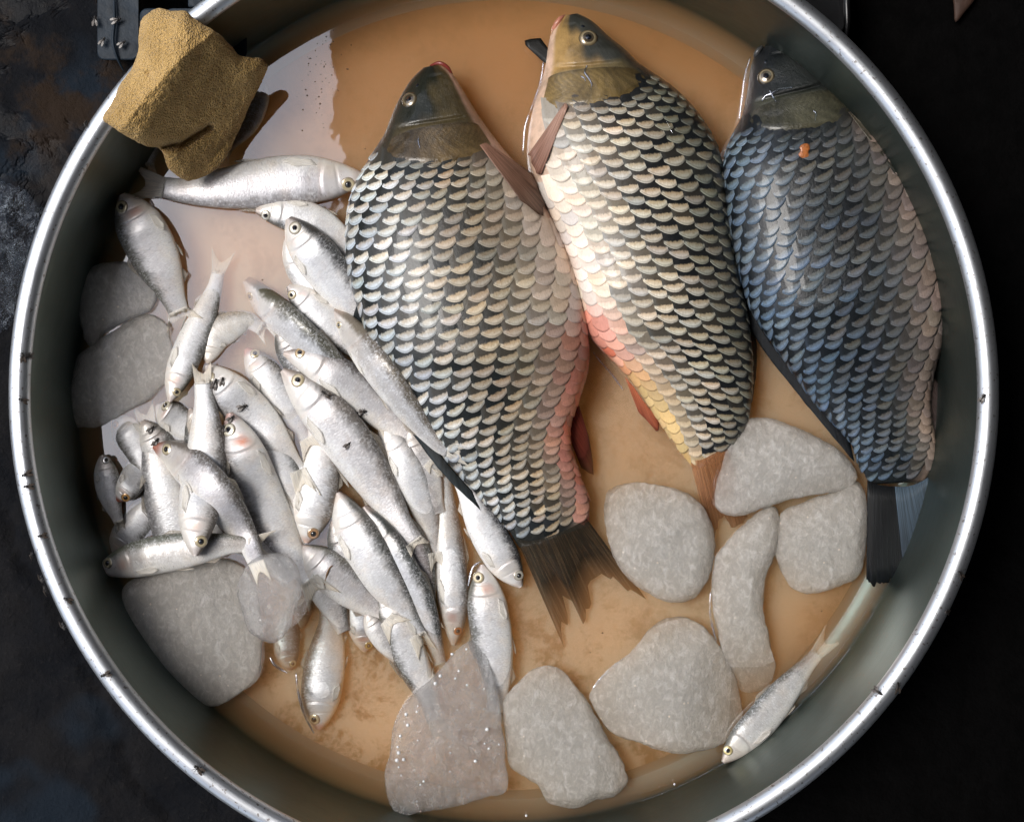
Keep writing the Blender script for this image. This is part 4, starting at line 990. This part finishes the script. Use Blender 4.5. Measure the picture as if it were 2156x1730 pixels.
F([(605, 494), (622, 545), (658, 604), (712, 664), (765, 715)], 32, -1, 'plain white bellied fish under the edge of the dark backed fish', under=True, seed=25, zfix=(-38, -36, -40), eye=False, tone=1.1, back=(.7, .68, .64))
F([(606, 602), (650, 640), (702, 692), (762, 752)], 36, -1, 'fish with a dark mottled throat between two dark backed fish', under=True, seed=26, back=(.07, .07, .065), gill=.35, tone=1.05, eyer=.28, zfix=(-30, -26, -30))
F([(607, 459), (644, 513), (692, 574), (738, 636), (778, 702)], 48, 1, 'dark backed fish with its eye beside the left carp at mid height', under=True, seed=27, back=(.06, .058, .056), zfix=(0, 2, -14, -34), tone=1.1, roll=.28, gill=.1, iris=(.70, .66, .55))
F([(518, 588), (568, 645), (640, 715), (716, 785), (790, 858)], 45, 1, 'plump fish with a dark green back seen from above', seed=28, roll=.75, back=(.09, .085, .055), eyer=.22, tol=24, maxz=60)
F([(518, 734), (556, 785), (600, 850), (645, 925)], 38, 1, 'fish with a pink snout squeezed between the white fly fish and the centre fish', seed=29, red=.5, snout=(.58, .25, .20), tol=26, maxz=50, gill=.3, back=(.12, .11, .09))
F([(635, 1150), (680, 1192), (730, 1232), (780, 1272), (815, 1304)], 44, 1, 'grey fish with a brown thread lying across its flank', seed=30, eye=False, tol=24, maxz=50, tint=(.52, .50, .50))
F([(645, 1143), (654, 1090), (668, 1020), (676, 950), (664, 885)], 46, -1, 'head down fish with a red eye below the spread tail of the white fish', seed=31, back=(.26, .22, .18), iris=(.62, .36, .20), red=.3, snout=(.6, .35, .25), tol=26, maxz=58, tone=1.05, tail=.1)
F([(434, 769), (480, 822), (540, 882), (592, 944), (628, 992)], 45, -1, 'white fish carrying three flies, its tail spread over another fish', seed=32, tail=.24, spread=.72, tailbend=.25, tone=1.14, back=(.42, .40, .38), tol=24, maxz=78, iris=(.60, .52, .36))
F([(800, 888), (846, 960), (880, 1030), (904, 1100), (916, 1165)], 37, 1, 'plain pale fish between the two longest fish and the carp', seed=33, eye=False, tol=26, maxz=52, tail=.14, spread=.5, tone=1.0, back=(.34, .33, .32))
F([(955, 1358), (956, 1292), (951, 1210), (945, 1130), (940, 1060), (936, 1000)], 34, -1, 'slim head down fish with a red ringed eye right of the purplish fish', seed=34, gill=.5, iris=(.62, .22, .08), tol=26, maxz=36, back=(.22, .20, .18), tail=.06)
F([(712, 1036), (742, 1108), (790, 1190), (842, 1268), (880, 1338)], 47, 1, 'long silver fish in the lower middle, its tail ending above the clear ice slab', seed=35, eye=False, tol=24, maxz=84, back=(.12, .12, .11), roll=.2, tail=.15, spread=.6)
F([(483, 869), (504, 930), (530, 1003), (562, 1075), (600, 1145), (652, 1222)], 51, -1, 'fish with a bright red gill patch and a fly on its snout', seed=36, gill=1.0, tol=24, maxz=82, back=(.20, .18, .17), tail=.16, red=.3, snout=(.55, .3, .25), tone=1.05, iris=(.66, .62, .48))
blob('ice_block', Z7([(1480, 190), (1600, 120), (1720, 130), (1790, 230), (1805, 360), (1765, 480), (1730, 570), (1660, 640), (1600, 650), (1500, 590), (1450, 480), (1420, 330)]), 46, 100, 'clear', 'small clear rounded ice lump leaning on the largest ice block', 'ice', ICEG, facets=6, seed=14, rough=4)
F([(597, 743), (658, 763), (730, 805), (794, 858), (852, 912), (905, 972)], 42, 1, 'grey backed fish curving between the centre fish and the slim fish', seed=37, tol=26, maxz=82, tail=.06, spread=.5, back=(.16, .14, .13), iris=(.62, .44, .24), tint=(.6, .58, .58))
F([(595, 778), (650, 832), (710, 900), (762, 972), (804, 1036), (846, 1105), (872, 1140)], 52, 1, 'centre fish, smooth and unspotted, with a fly behind its gill', seed=38, tol=26, maxz=108, tail=.06, spread=.6, back=(.22, .20, .18), roll=.15, tint=(.62, .60, .60), tone=.98)
F([(704, 650), (756, 718), (812, 795), (866, 868), (915, 928), (944, 950)], 41, 1, 'slim brown backed fish along the left carp, its tail lying on the carp', seed=39, roll=.65, back=(.17, .14, .10), tol=26, maxz=64, tail=.16, spread=.9, tailbend=-.45, eyer=.2, tint=(.5, .48, .46))
F([(323, 938), (376, 962), (430, 1012), (480, 1074), (518, 1132), (540, 1185)], 44, 1, 'topmost fish with a red snout, its tail over the clear ice lump', seed=40, tol=24, maxz=112, red=.6, snout=(.42, .15, .10), back=(.15, .13, .11), tail=.15, spread=.45, tint=(.56, .54, .55), roll=.2, iris=(.68, .60, .42))
F([(1522, 1604), (1560, 1562), (1602, 1518), (1650, 1458), (1690, 1410), (1720, 1375)], 36, 1, 'small fish lying alone against the lower right wall', seed=41, zfix=(-16, -22, -38, -60), back=(.13, .13, .11), tail=.22, spread=.9, iris=(.70, .58, .26), tint=(.58, .57, .55), eyer=.3)

# ------------------------------------------------------------------ more ice
def bubble(x, y, r, z, label, parent=None, name='bubble'):
    V = []; n_, m_ = 12, 8
    for i in range(m_ + 1):
        t = math.pi * i / m_
        for j in range(n_): a = 2 * math.pi * j / n_; V.append(W(x, y, z) + np.array([math.sin(t) * math.cos(a), math.sin(t) * math.sin(a), math.cos(t) * .8]) * r * S)
    o = mesh_obj(name, V, grid_faces(m_ + 1, n_, True), 'bubble', parent)
    if parent is None: tag(o, label, 'bubble', 'air bubbles on the water')
blob('ice_slab', Z8([(700, 830), (870, 650), (970, 625), (1010, 760), (1060, 950), (1090, 1150), (1110, 1350), (1118, 1530), (1000, 1575), (900, 1610), (700, 1655), (480, 1680), (405, 1580), (385, 1440), (420, 1300), (440, 1150), (500, 1020), (600, 920)]), -34, 14, 'clear', 'clear ice slab with trapped bubbles lying over two fish tails', 'ice', ICEG, facets=6, seed=21, rough=4, pw=7, nscale=90, ew=.14)
_rb = np.random.default_rng(77); slab = bpy.data.objects['ice_slab']; slab['_org'] = list(slab.location)
for (x, y) in [(720, 850), (790, 720), (875, 690), (830, 820), (810, 865), (880, 905), (690, 895), (585, 1030), (580, 1065), (515, 1080), (525, 1145), (480, 1210), (585, 1235), (465, 1275), (470, 1310), (460, 1355), (500, 1350), (470, 1395), (1000, 1170), (985, 1255), (1010, 1285), (780, 1310), (620, 1480), (600, 1500), (1070, 1260), (930, 1360)]:
    bubble(x * .3516 + 674, y * .3516 + 1123.5, float(_rb.uniform(1.8, 4.6)), 8, None, slab)
blob('ice_block', Z8([(1370, 790), (1450, 820), (1540, 920), (1620, 1030), (1700, 1180), (1780, 1300), (1840, 1440), (1840, 1490), (1760, 1570), (1640, 1600), (1540, 1640), (1430, 1630), (1370, 1600), (1300, 1500), (1180, 1430), (1130, 1380), (1110, 1200), (1090, 1050), (1120, 960), (1200, 880), (1280, 810)]), -74, 2, 'ice', 'tall frosted ice block right beside the clear slab at the bottom', 'ice', ICEG, facets=6, seed=22)
blob('ice_block', [(1420, 1300), (1465, 1310), (1505, 1345), (1545, 1410), (1560, 1470), (1563, 1520), (1530, 1560), (1470, 1580), (1400, 1583), (1350, 1565), (1290, 1540), (1250, 1490), (1245, 1455), (1290, 1400), (1330, 1370), (1370, 1320)], -74, 2, 'ice', 'broad frosted ice block above the lone fish at the lower right', 'ice', ICEG, facets=6, seed=23)
blob('ice_block', [(1275, 1040), (1320, 1018), (1380, 1018), (1440, 1035), (1480, 1065), (1505, 1130), (1500, 1190), (1470, 1250), (1420, 1268), (1350, 1240), (1300, 1190), (1275, 1110)], -74, 2, 'ice', 'squarish ice block right of the left carp tail', 'ice', ICEG, facets=6, seed=24)
blob('ice_block', [(1560, 888), (1620, 882), (1680, 900), (1750, 935), (1790, 970), (1802, 1008), (1770, 1028), (1700, 1045), (1620, 1065), (1560, 1085), (1510, 1072), (1506, 1030), (1520, 970), (1530, 920)], -60, 14, 'ice', 'smooth ice block lying over the tail root of the middle carp', 'ice', ICEG, facets=6, seed=25)
blob('ice_block', [(1625, 1068), (1640, 1085), (1637, 1150), (1610, 1220), (1608, 1290), (1620, 1350), (1632, 1410), (1610, 1450), (1560, 1455), (1530, 1400), (1510, 1330), (1497, 1250), (1505, 1180), (1540, 1130), (1590, 1085)], -74, 2, 'ice', 'narrow upright ice block with one concave side', 'ice', ICEG, facets=6, seed=26)
blob('ice_block', [(1650, 1072), (1700, 1054), (1760, 1034), (1805, 1014), (1825, 1060), (1823, 1140), (1815, 1200), (1780, 1230), (1710, 1250), (1660, 1230), (1635, 1170), (1638, 1110)], -74, 2, 'ice', 'squarish ice block left of the dark carp tail', 'ice', ICEG, facets=6, seed=27)

# ------------------------------------------------------------------ sponge over the rim
def sponge():
    out = [(x * .3516, y * .3516) for x, y in [(940, 52), (1020, 68), (1105, 66), (1150, 100), (1220, 150), (1340, 230), (1430, 325), (1500, 345), (1562, 350), (1600, 400), (1570, 480), (1510, 600), (1445, 750), (1352, 950), (1240, 1050), (1120, 1082), (1012, 1012), (960, 900), (870, 872), (740, 805), (650, 745), (615, 700), (680, 600), (722, 500), (795, 405), (826, 300), (832, 200), (855, 110)]]
    def mid(x, y):
        r = np.hypot(x - BX, y - BY); z = 30 + np.clip((r - 790) / 190, 0, 1) * 232
        z = np.where(r > 950, z - (r - 950) * 0.10, z)
        return z
    def tex(V):
        x, y = V[:, 0], V[:, 1]
        g = lambda ax, ay, bx, by: np.hypot(x - (ax + (bx - ax) * np.clip(((x - ax) * (bx - ax) + (y - ay) * (by - ay)) / ((bx - ax) ** 2 + (by - ay) ** 2), 0, 1)), y - (ay + (by - ay) * np.clip(((x - ax) * (bx - ax) + (y - ay) * (by - ay)) / ((bx - ax) ** 2 + (by - ay) ** 2), 0, 1)))
        d = np.minimum(g(325, 312, 385, 304), g(385, 304, 440, 268)); V[:, 2] -= 34 * np.exp(-(d / 9) ** 2)
        d = np.minimum(g(392, 28, 362, 170), g(362, 170, 305, 268)); V[:, 2] += 22 * np.exp(-(d / 46) ** 2)
        d = np.hypot(x - 313, y - 154); V[:, 2] -= 9 * np.exp(-(d / 6) ** 2)
        P = V * S; V[:, 2] += 3 * vnoise(P, 60, 33) + 1.6 * vnoise(P, 240, 34) + 1.4 * vnoise(P, 700, 35)
        return V
    o = blob('sponge', out, 0, 0, 'sponge', 'yellow foam sponge draped over the upper left rim', 'sponge', None, midf=mid, thick=74, seed=31, rough=3.5, nscale=70, ring=70, n=300, pw=7, dome_=.25, ew=.22, tex=tex)
sponge()

# ------------------------------------------------------------------ flies
def fly_mesh():
    V = []; Fc = []; Mi = []
    def ell(c, r, nn=8, mm=6, mi=0):
        o = len(V)
        for i in range(mm + 1):
            t = math.pi * i / mm
            for j in range(nn):
                a = 2 * math.pi * j / nn; V.append((c[0] + r[0] * math.cos(t), c[1] + r[1] * math.sin(t) * math.cos(a), c[2] + r[2] * math.sin(t) * math.sin(a)))
        for i in range(mm):
            for j in range(nn): Fc.append((o + i * nn + j, o + i * nn + (j + 1) % nn, o + (i + 1) * nn + (j + 1) % nn, o + (i + 1) * nn + j)); Mi.append(mi)
    ell((-3.0, 0, 3.2), (4.6, 2.6, 2.4)); ell((2.6, 0, 3.8), (2.9, 2.5, 2.4)); ell((6.3, 0, 3.4), (1.7, 2.2, 1.8))
    for s_ in (1, -1):
        o = len(V); V.extend([(2, s_ * 1.2, 6), (-3, s_ * 4.6, 6.2), (-8.5, s_ * 4.8, 5.2), (-9.5, s_ * 2.6, 5.0), (-4, s_ * .6, 6), (2, s_ * 1.2, 5.7), (-3, s_ * 4.6, 5.9), (-8.5, s_ * 4.8, 4.9), (-9.5, s_ * 2.6, 4.7), (-4, s_ * .6, 5.7)])
        Fc.append([o + k for k in range(5)]); Fc.append([o + 9 - k for k in range(5)]); Mi.extend([1, 1])
        for k in range(5): Fc.append((o + k, o + 5 + k, o + 5 + (k + 1) % 5, o + (k + 1) % 5)); Mi.append(1)
        for lx, tx in ((4, 7), (2.4, 2.5), (0.8, -3.5)):
            o = len(V); pts = [(lx, s_ * 1.5, 3), ((lx + tx) / 2, s_ * 4.6, 4.2), (tx, s_ * 6.6, 0)]
            for p in pts:
                for q in ((-.3, 0, .3), (.3, 0, .3), (0, 0, -.3)): V.append((p[0] + q[0], p[1], p[2] + q[2]))
            for i in range(2):
                for j in range(3): Fc.append((o + i * 3 + j, o + i * 3 + (j + 1) % 3, o + (i + 1) * 3 + (j + 1) % 3, o + (i + 1) * 3 + j)); Mi.append(0)
    me = bpy.data.meshes.new('fly'); me.from_pydata([tuple(np.array(v) * S) for v in V], [], Fc)
    me.materials.append(M['fly']); me.materials.append(M['wing']); me.polygons.foreach_set('material_index', Mi); me.update()
    return me
FM = fly_mesh()
def rimz(x, y):
    r = math.hypot(x - 1056, y - 831)
    d = (r - 1021) / 21.5
    return 222 + 19 * math.sqrt(max(0.02, 1 - d * d)) if abs(d) < 1.15 else 120
FLIES = [  # x, y, heading degrees, height (None: on the rim, 'h': on whatever lies below), label
    (183, 262, 60, None, 'dark fly on the outer rim just below the sponge'), (47, 752, 10, None, 'fly on the left rim level with the lower grey ice lump'), (63, 750, 100, None, 'second fly beside the glistening bubble on the left rim'),
    (47, 843, 70, None, 'fly on the left rim a little below the pair'), (56, 998, 100, None, 'upper of two flies close together on the left rim'), (60, 1024, 80, None, 'lower of two flies close together on the left rim'),
    (88, 1128, 80, None, 'fly on the left rim level with the sunk red snouted fish'), (66, 1170, 120, None, 'fly clinging to the outer side of the left rim'), (84, 1219, 20, None, 'reddish fly above a close pair on the lower left rim'), (92, 1244, 150, None, 'fly just below the reddish one on the lower left rim'),
    (142, 1263, 40, None, 'fly at the inner edge of the rim level with the largest ice block'), (131, 1318, 20, None, 'fly with spread wings halfway down the lower left rim'), (223, 1419, 75, None, 'fly on the rim straight left of the bottom head down fish'), (418, 1619, 0, None, 'lowest fly on the rim near the bottom left'),
    (2069, 838, 150, None, 'upper fly on the right rim'), (2035, 965, 30, 'w', 'fly on the inner wall at the right'), (1849, 1456, 90, None, 'fly on the lower right rim'), (1886, 1444, 40, None, 'rusty fly at the outer edge of the lower right rim'), (2018, 1208, 60, None, 'upper fly at the outer right rim below the dark carp tail'), (1990, 1286, 100, None, 'lower fly at the outer right rim below the dark carp tail'),
    (453, 808, 70, 'h', 'brownish fly, left of a pair on the head of the white fish'), (469, 803, 85, 'h', 'black fly, right of a pair on the head of the white fish'), (511, 857, 20, 'h', 'fly on the flank of the white fish below the pair'), (487, 881, 40, 'h', 'fly on the snout of the red gilled fish'), (472, 903, 100, 'h', 'small fly at the eye of the red gilled fish'),
    (319, 903, 45, 'h', 'fly on the tail root of the vertical fish'), (329, 930, 60, 'h', 'fly on the red snout of the top fish'), (687, 829, 150, 'h', 'fly behind the gill of the centre fish'), (733, 936, 45, 'h', 'fly in the middle of the centre fish'), (762, 867, 10, 'h', 'rusty fly on the belly edge of the curving grey fish'), (313, 150, 30, 's', 'fly on the top of the sponge'),
    (201, 45, 90, 'c', 'pale winged fly at the outer edge of the plastic crate'), (246, 44, 20, 'c', 'fly with pale wings on the crate corner'), (217, 88, 60, 'c', 'fly on the lower left of the crate'), (258, 93, 40, 'c', 'fly on the crate beside the curled strap')]
def top_at(x, y):
    """height of the pile at a seen point"""
    z = 60.0
    for _ in range(4): tx, ty = seen2true(np.array(x), np.array(y), z); z = float(hget(Hc, tx, ty))
    return z
for x, y, a, zz, lab in FLIES:
    if zz is None:
        r_ = math.hypot(x - 1056, y - 831); d_ = (r_ - 1021) / 21.5
        if abs(d_) > .9: k_ = (1021 + math.copysign(.9, d_) * 21.5) / r_; x = 1056 + (x - 1056) * k_; y = 831 + (y - 831) * k_
    z = rimz(x, y) if zz is None else (150 if zz == 'w' else top_at(x, y) - 0.5 if zz in 'hs' else 62)
    if zz == 'c': z = 42
    o = bpy.data.objects.new('fly', FM); COL.objects.link(o); o.location = [float(q) for q in W(x, y, z)]
    sc_ = random.uniform(1.15, 1.45); o.scale = (sc_, sc_, sc_)
    tx_ = 0.0
    if zz is None:
        d = (math.hypot(x - 1056, y - 831) - 1021) / 21.5; tilt = max(-1.1, min(1.1, math.asin(max(-.95, min(.95, d)))))
        dirv = Vector(((x - 1056), -(y - 831), 0)).normalized(); nz = Vector((dirv.x * math.sin(tilt), dirv.y * math.sin(tilt), math.cos(tilt)))
        q = nz.to_track_quat('Z', 'Y'); from mathutils import Quaternion
        o.rotation_mode = 'QUATERNION'; o.rotation_quaternion = q @ Quaternion((0, 0, 1), math.radians(a))
    else: o.rotation_euler = (0, -0.5 if zz == 'w' else 0, math.radians(a))
    tag(o, lab, 'fly', 'flies around the basin')

# ------------------------------------------------------------------ little things: bubbles, thread, scrap
for x, y, r, lab in [(1793, 1370, 4.5, 'white bubble beside the tail of the lone fish'), (1395, 1673, 4, 'bubble on the water right of the bottom ice block'), (1420, 1650, 2.5, 'tiny bubble near the bottom right of the water edge'), (1108, 1716, 3, 'bubble below the clear slab at the very bottom'), (514, 1579, 4, 'upper of two bubbles in the water at the bottom left'), (556, 1602, 4, 'lower of two bubbles in the water at the bottom left'), (783, 1699, 2.5, 'bubble left of the foot of the clear slab'), (1742, 1475, 2, 'speck of foam near the lone fish')]:
    bubble(x, y, r, WATER + 1, lab)
tube(None, 'thread', [(x, y, top_at(x, y) + 2) for x, y in [(701, 1190), (695, 1194), (690, 1204), (686, 1218), (683, 1232)]], 2.0, 'thread', k=20).update_tag()
tag(bpy.data.objects['thread'], 'thin brown thread stuck to the flank of a grey fish', 'thread')
blob('scrap', [(1684, 310), (1692, 303), (1702, 303), (1706, 312), (1703, 322), (1706, 330), (1698, 335), (1686, 333), (1681, 326), (1686, 318)], top_at(1694, 318) - 3, top_at(1694, 318) + 7, 'rust', 'orange scrap of flesh on the shoulder of the dark carp', 'scrap', rough=1.5, ring=8, n=40)

wt = bpy.data.objects['water']; wt['_org'] = list(wt.location)
for pts_, r_ in [([(1247, 1450), (1264, 1428), (1290, 1405), (1311, 1386)], 2.6), ([(1496, 1245), (1495, 1290), (1503, 1330), (1508, 1347)], 2.6), ([(1503, 1047), (1504, 1014), (1513, 986), (1522, 968)], 3.0),
        ([(1101, 327), (1106, 267), (1126, 211), (1139, 169), (1146, 116)], 3.2), ([(1556, 255), (1562, 211), (1569, 158), (1580, 120)], 2.6), ([(623, 1415), (628, 1457), (641, 1503), (661, 1543)], 3.2), ([(568, 1382), (580, 1401), (605, 1416)], 3.2),
        ([(1249, 742), (1268, 765), (1290, 790), (1313, 822)], 2.6), ([(1552, 567), (1562, 603), (1580, 650), (1604, 712), (1630, 757)], 2.4), ([(1628, 1180), (1600, 1230), (1602, 1300)], 1.6), ([(985, 1235), (995, 1195), (1012, 1182)], 2.4), ([(1735, 180), (1709, 128), (1668, 100)], 1.6)]:
    tube(wt, 'meniscus', [(x, y, WATER + .6) for x, y in pts_], r_, 'film', k=20)
tube(wt, 'edge_line', [(BX + 1.0 + 911.5 * math.cos(t) * HC / (HC - WATER) , BY + 911.5 * math.sin(t) * HC / (HC - WATER), WATER + .5) for t in np.linspace(-.35, 1.25, 40)], 1.3, 'film', k=160)
for r_, pts_, w_ in [(r2, [(1236, 138), (1231, 152), (1238, 163), (1246, 178), (1243, 190)], 2.6), (r2, [(1222, 160), (1230, 165), (1233, 172)], 2.0), (r3, [(1604, 213), (1612, 202), (1626, 197), (1642, 188), (1668, 184)], 2.4), (r3, [(1620, 190), (1628, 205), (1634, 214)], 1.8), (r1, [(888, 278), (881, 294), (884, 312)], 2.4),
        (r3, [(1712, 232), (1718, 240), (1716, 256)], 1.6), (r2, [(1402, 250), (1412, 272), (1421, 296), (1434, 312)], 1.4), (r3, [(1842, 268), (1852, 282), (1868, 288)], 1.8)]:
    tube(r_, 'sky_glint', [(x, y, top_at(x, y) + 2.2) for x, y in pts_], w_, 'film', k=18)  # pale film tubes added in place of small sky reflections on the carp
rs_ = np.random.default_rng(5); V_ = []; F_ = []
for k_ in range(150):
    if k_ < 60: x_, y_ = 668 + rs_.normal(0, 22), 150 + rs_.normal(0, 60)
    else:
        a_ = rs_.uniform(0, 6.28); q_ = 880 * math.sqrt(rs_.random()); x_, y_ = BX + q_ * math.cos(a_), BY + q_ * math.sin(a_)
    if float(hget(Hc, x_, y_)) > WATER - 4: continue
    z_ = rs_.uniform(.6, 2.2); o_ = len(V_); p0_ = T(x_, y_, WATER + .4)
    for j_ in range(7): V_.append(p0_ + np.array([math.cos(j_ * .9) * z_ * rs_.uniform(.6, 1.2), math.sin(j_ * .9) * z_ * rs_.uniform(.6, 1.2), 0]) * S)
    V_.append(p0_ + np.array([0, 0, z_ * .7]) * S)
    F_ += [(o_ + j_, o_ + (j_ + 1) % 7, o_ + 7) for j_ in range(7)] + [tuple(o_ + 6 - j_ for j_ in range(7))]
tag(mesh_obj('silt_specks', V_, F_, 'thread'), 'brown specks of silt floating on the water', None, None, 'stuff')

# ------------------------------------------------------------------ things round the basin
def boxes(name, parent, lst, mat, z0, z1, bev=5):
    V = []; Fc = []
    for (x0, y0, x1, y1) in lst:
        pts = []
        for cx_, cy_, a0 in ((x1 - bev, y1 - bev, 0), (x0 + bev, y1 - bev, 90), (x0 + bev, y0 + bev, 180), (x1 - bev, y0 + bev, 270)):
            for k in range(5): a = math.radians(a0 + 22.5 * k); pts.append((cx_ + bev * math.cos(a), cy_ + bev * math.sin(a)))
        P = np.array(pts); n_ = len(P); o = len(V); C = P.mean(0)
        for z, sc in ((z0, 1), (z1 - 3, 1), (z1 - .8, None), (z1, None)):
            ins = 0 if sc else (1.2 if z < z1 else 3.2)
            dd = P - C; Q = C + dd * (1 - ins / np.maximum(np.linalg.norm(dd, axis=1, keepdims=True), 1))
            V.extend(W(Q[:, 0], Q[:, 1], z).tolist())
        Fc += grid_faces(4, n_, True, off=o); Fc.append([o + 3 * n_ + k for k in range(n_)]); Fc.append([o + k for k in range(n_)][::-1])
    return mesh_obj(name, V, Fc, mat, parent, smooth=False)
cr = root('plastic_crate', T(310, -40, -100), 'blue grey plastic crate with square holes behind the sponge', 'crate')
boxes('panel', cr, [(205, -260, 292, 127), (294, 18, 345, 126), (347, 56, 520, 126), (347, 18, 500, 54)], 'crate', 20, 34, 16)
for q in [(296, -80, 343, -6), (396, -80, 424, 16), (476, -80, 500, 16)]:
    boxes('bar', cr, [q], 'crate', 19, 33, 4)
boxes('bar', cr, [(294, -24, 520, -8)], 'crate', 18, 31, 4)
boxes('side_wall', cr, [(208, -260, 222, 120), (208, 104, 500, 120)], 'crate', -98, 19, 5)
tube(cr, 'strap', [(240, -20, 40), (241, 40, 44), (238, 90, 44), (248, 125, 38), (262, 152, 20)], 3.5, 'crate', k=30)
bc = root('black_crate', T(1740, -60, -98), 'glossy black crate edge beyond the upper right rim', 'crate')
boxes('panel', bc, [(1600, -400, 1778, 70)], 'black', -90, 60, 14)
tube(bc, 'rounded_edge', [(1783, -60, 58), (1783, 10, 60), (1784, 50, 58), (1781, 84, 50)], 7, 'black', k=24)
w_ = root('wood_offcut', T(2030, 0, -95), 'dark brown splinter of wood in the upper right corner', 'offcut')
blob('offcut', [(2000, -60), (2064, -50), (2052, 0), (2030, 30), (2012, 48), (2008, 10)], -84, -62, 'wood', parent=w_, rough=2, ring=8, n=40)

# litter and crushed ice in the puddle at the far left
pud = blob('plastic_wrap', [(-60, 400), (40, 395), (95, 440), (105, 520), (60, 600), (30, 680), (-60, 700)], -104, -88, 'wrap' if 'wrap' in M else 'clear', 'crumpled clear plastic wrap on the wet ground at the left', 'wrap', rough=9, nscale=90, ring=24, n=120, pw=6)

# ------------------------------------------------------------------ the awning (seen in the reflections) and curtains added against the sky
def awning():
    rt = root('market_awning', T(3500, 865, -100), 'dark canvas awning of the stall hanging over the basin, seen mirrored in the water', 'awning')
    zA = 5200.0
    ys = np.linspace(-7000, 8500, 160); xs = np.linspace(0, 1, 30)
    # the free edge over the left of the basin is frayed and wavy
    e = np.array([mnoise.noise(Vector((y / 150, 0, 0))) * 18 + mnoise.noise(Vector((y / 55, 3, 0))) * 8 for y in ys])
    edge = 95 + e * 1.4 - 1500 * sst(ys, 1750, 2150) - 1200 * sst(ys, 2300, 5000)
    X = edge[:, None] + (7600 - edge)[:, None] * xs[None] ** 1.3; Y = ys[:, None] * np.ones((1, 30)); Zz = zA + 60 * np.sin(X / 900) + (X - 100) * 0.05
    V = np.concatenate([T(X, Y, Zz).reshape(-1, 3), T(X, Y, Zz + 12).reshape(-1, 3)])
    n_ = 160 * 30
    Fc = grid_faces(160, 30) + grid_faces(160, 30, off=n_, flip=True) + [(i * 30, (i + 1) * 30, n_ + (i + 1) * 30, n_ + i * 30) for i in range(159)]
    mesh_obj('canvas', V, Fc, 'awning', rt)
    # unseen curtains at the right and beyond the top, added to block low sky
    a = np.linspace(0, 1, 60)
    for nm, (x0, y0, x1, y1) in (('side_sky_block', (5200, -6500, 5200, 8000)), ('back_sky_block', (900, -4200, 7400, -4200))):
        cx_ = x0 + (x1 - x0) * a; cy_ = y0 + (y1 - y0) * a; wv = 60 * np.sin(a * 70)
        if x0 == x1: cx_ = cx_ + wv
        else: cy_ = cy_ + wv
        zz = np.array([-100, 2600, 5300])[:, None] * np.ones((1, 60))
        A = T(cx_[None] * np.ones((3, 1)), cy_[None] * np.ones((3, 1)), zz).reshape(-1, 3); B = A + (np.array([0.006, 0, 0]) if x0 == x1 else np.array([0, 0.006, 0]))
        mesh_obj(nm, np.concatenate([A, B]), grid_faces(3, 60) + grid_faces(3, 60, off=180, flip=True), 'awning', rt)
awning()

for o in bpy.data.objects:
    if '_org' in o: del o['_org']
print('objects', len(bpy.data.objects), 'tris', sum(len(o.data.polygons) * 2 for o in bpy.data.objects if o.type == 'MESH'))
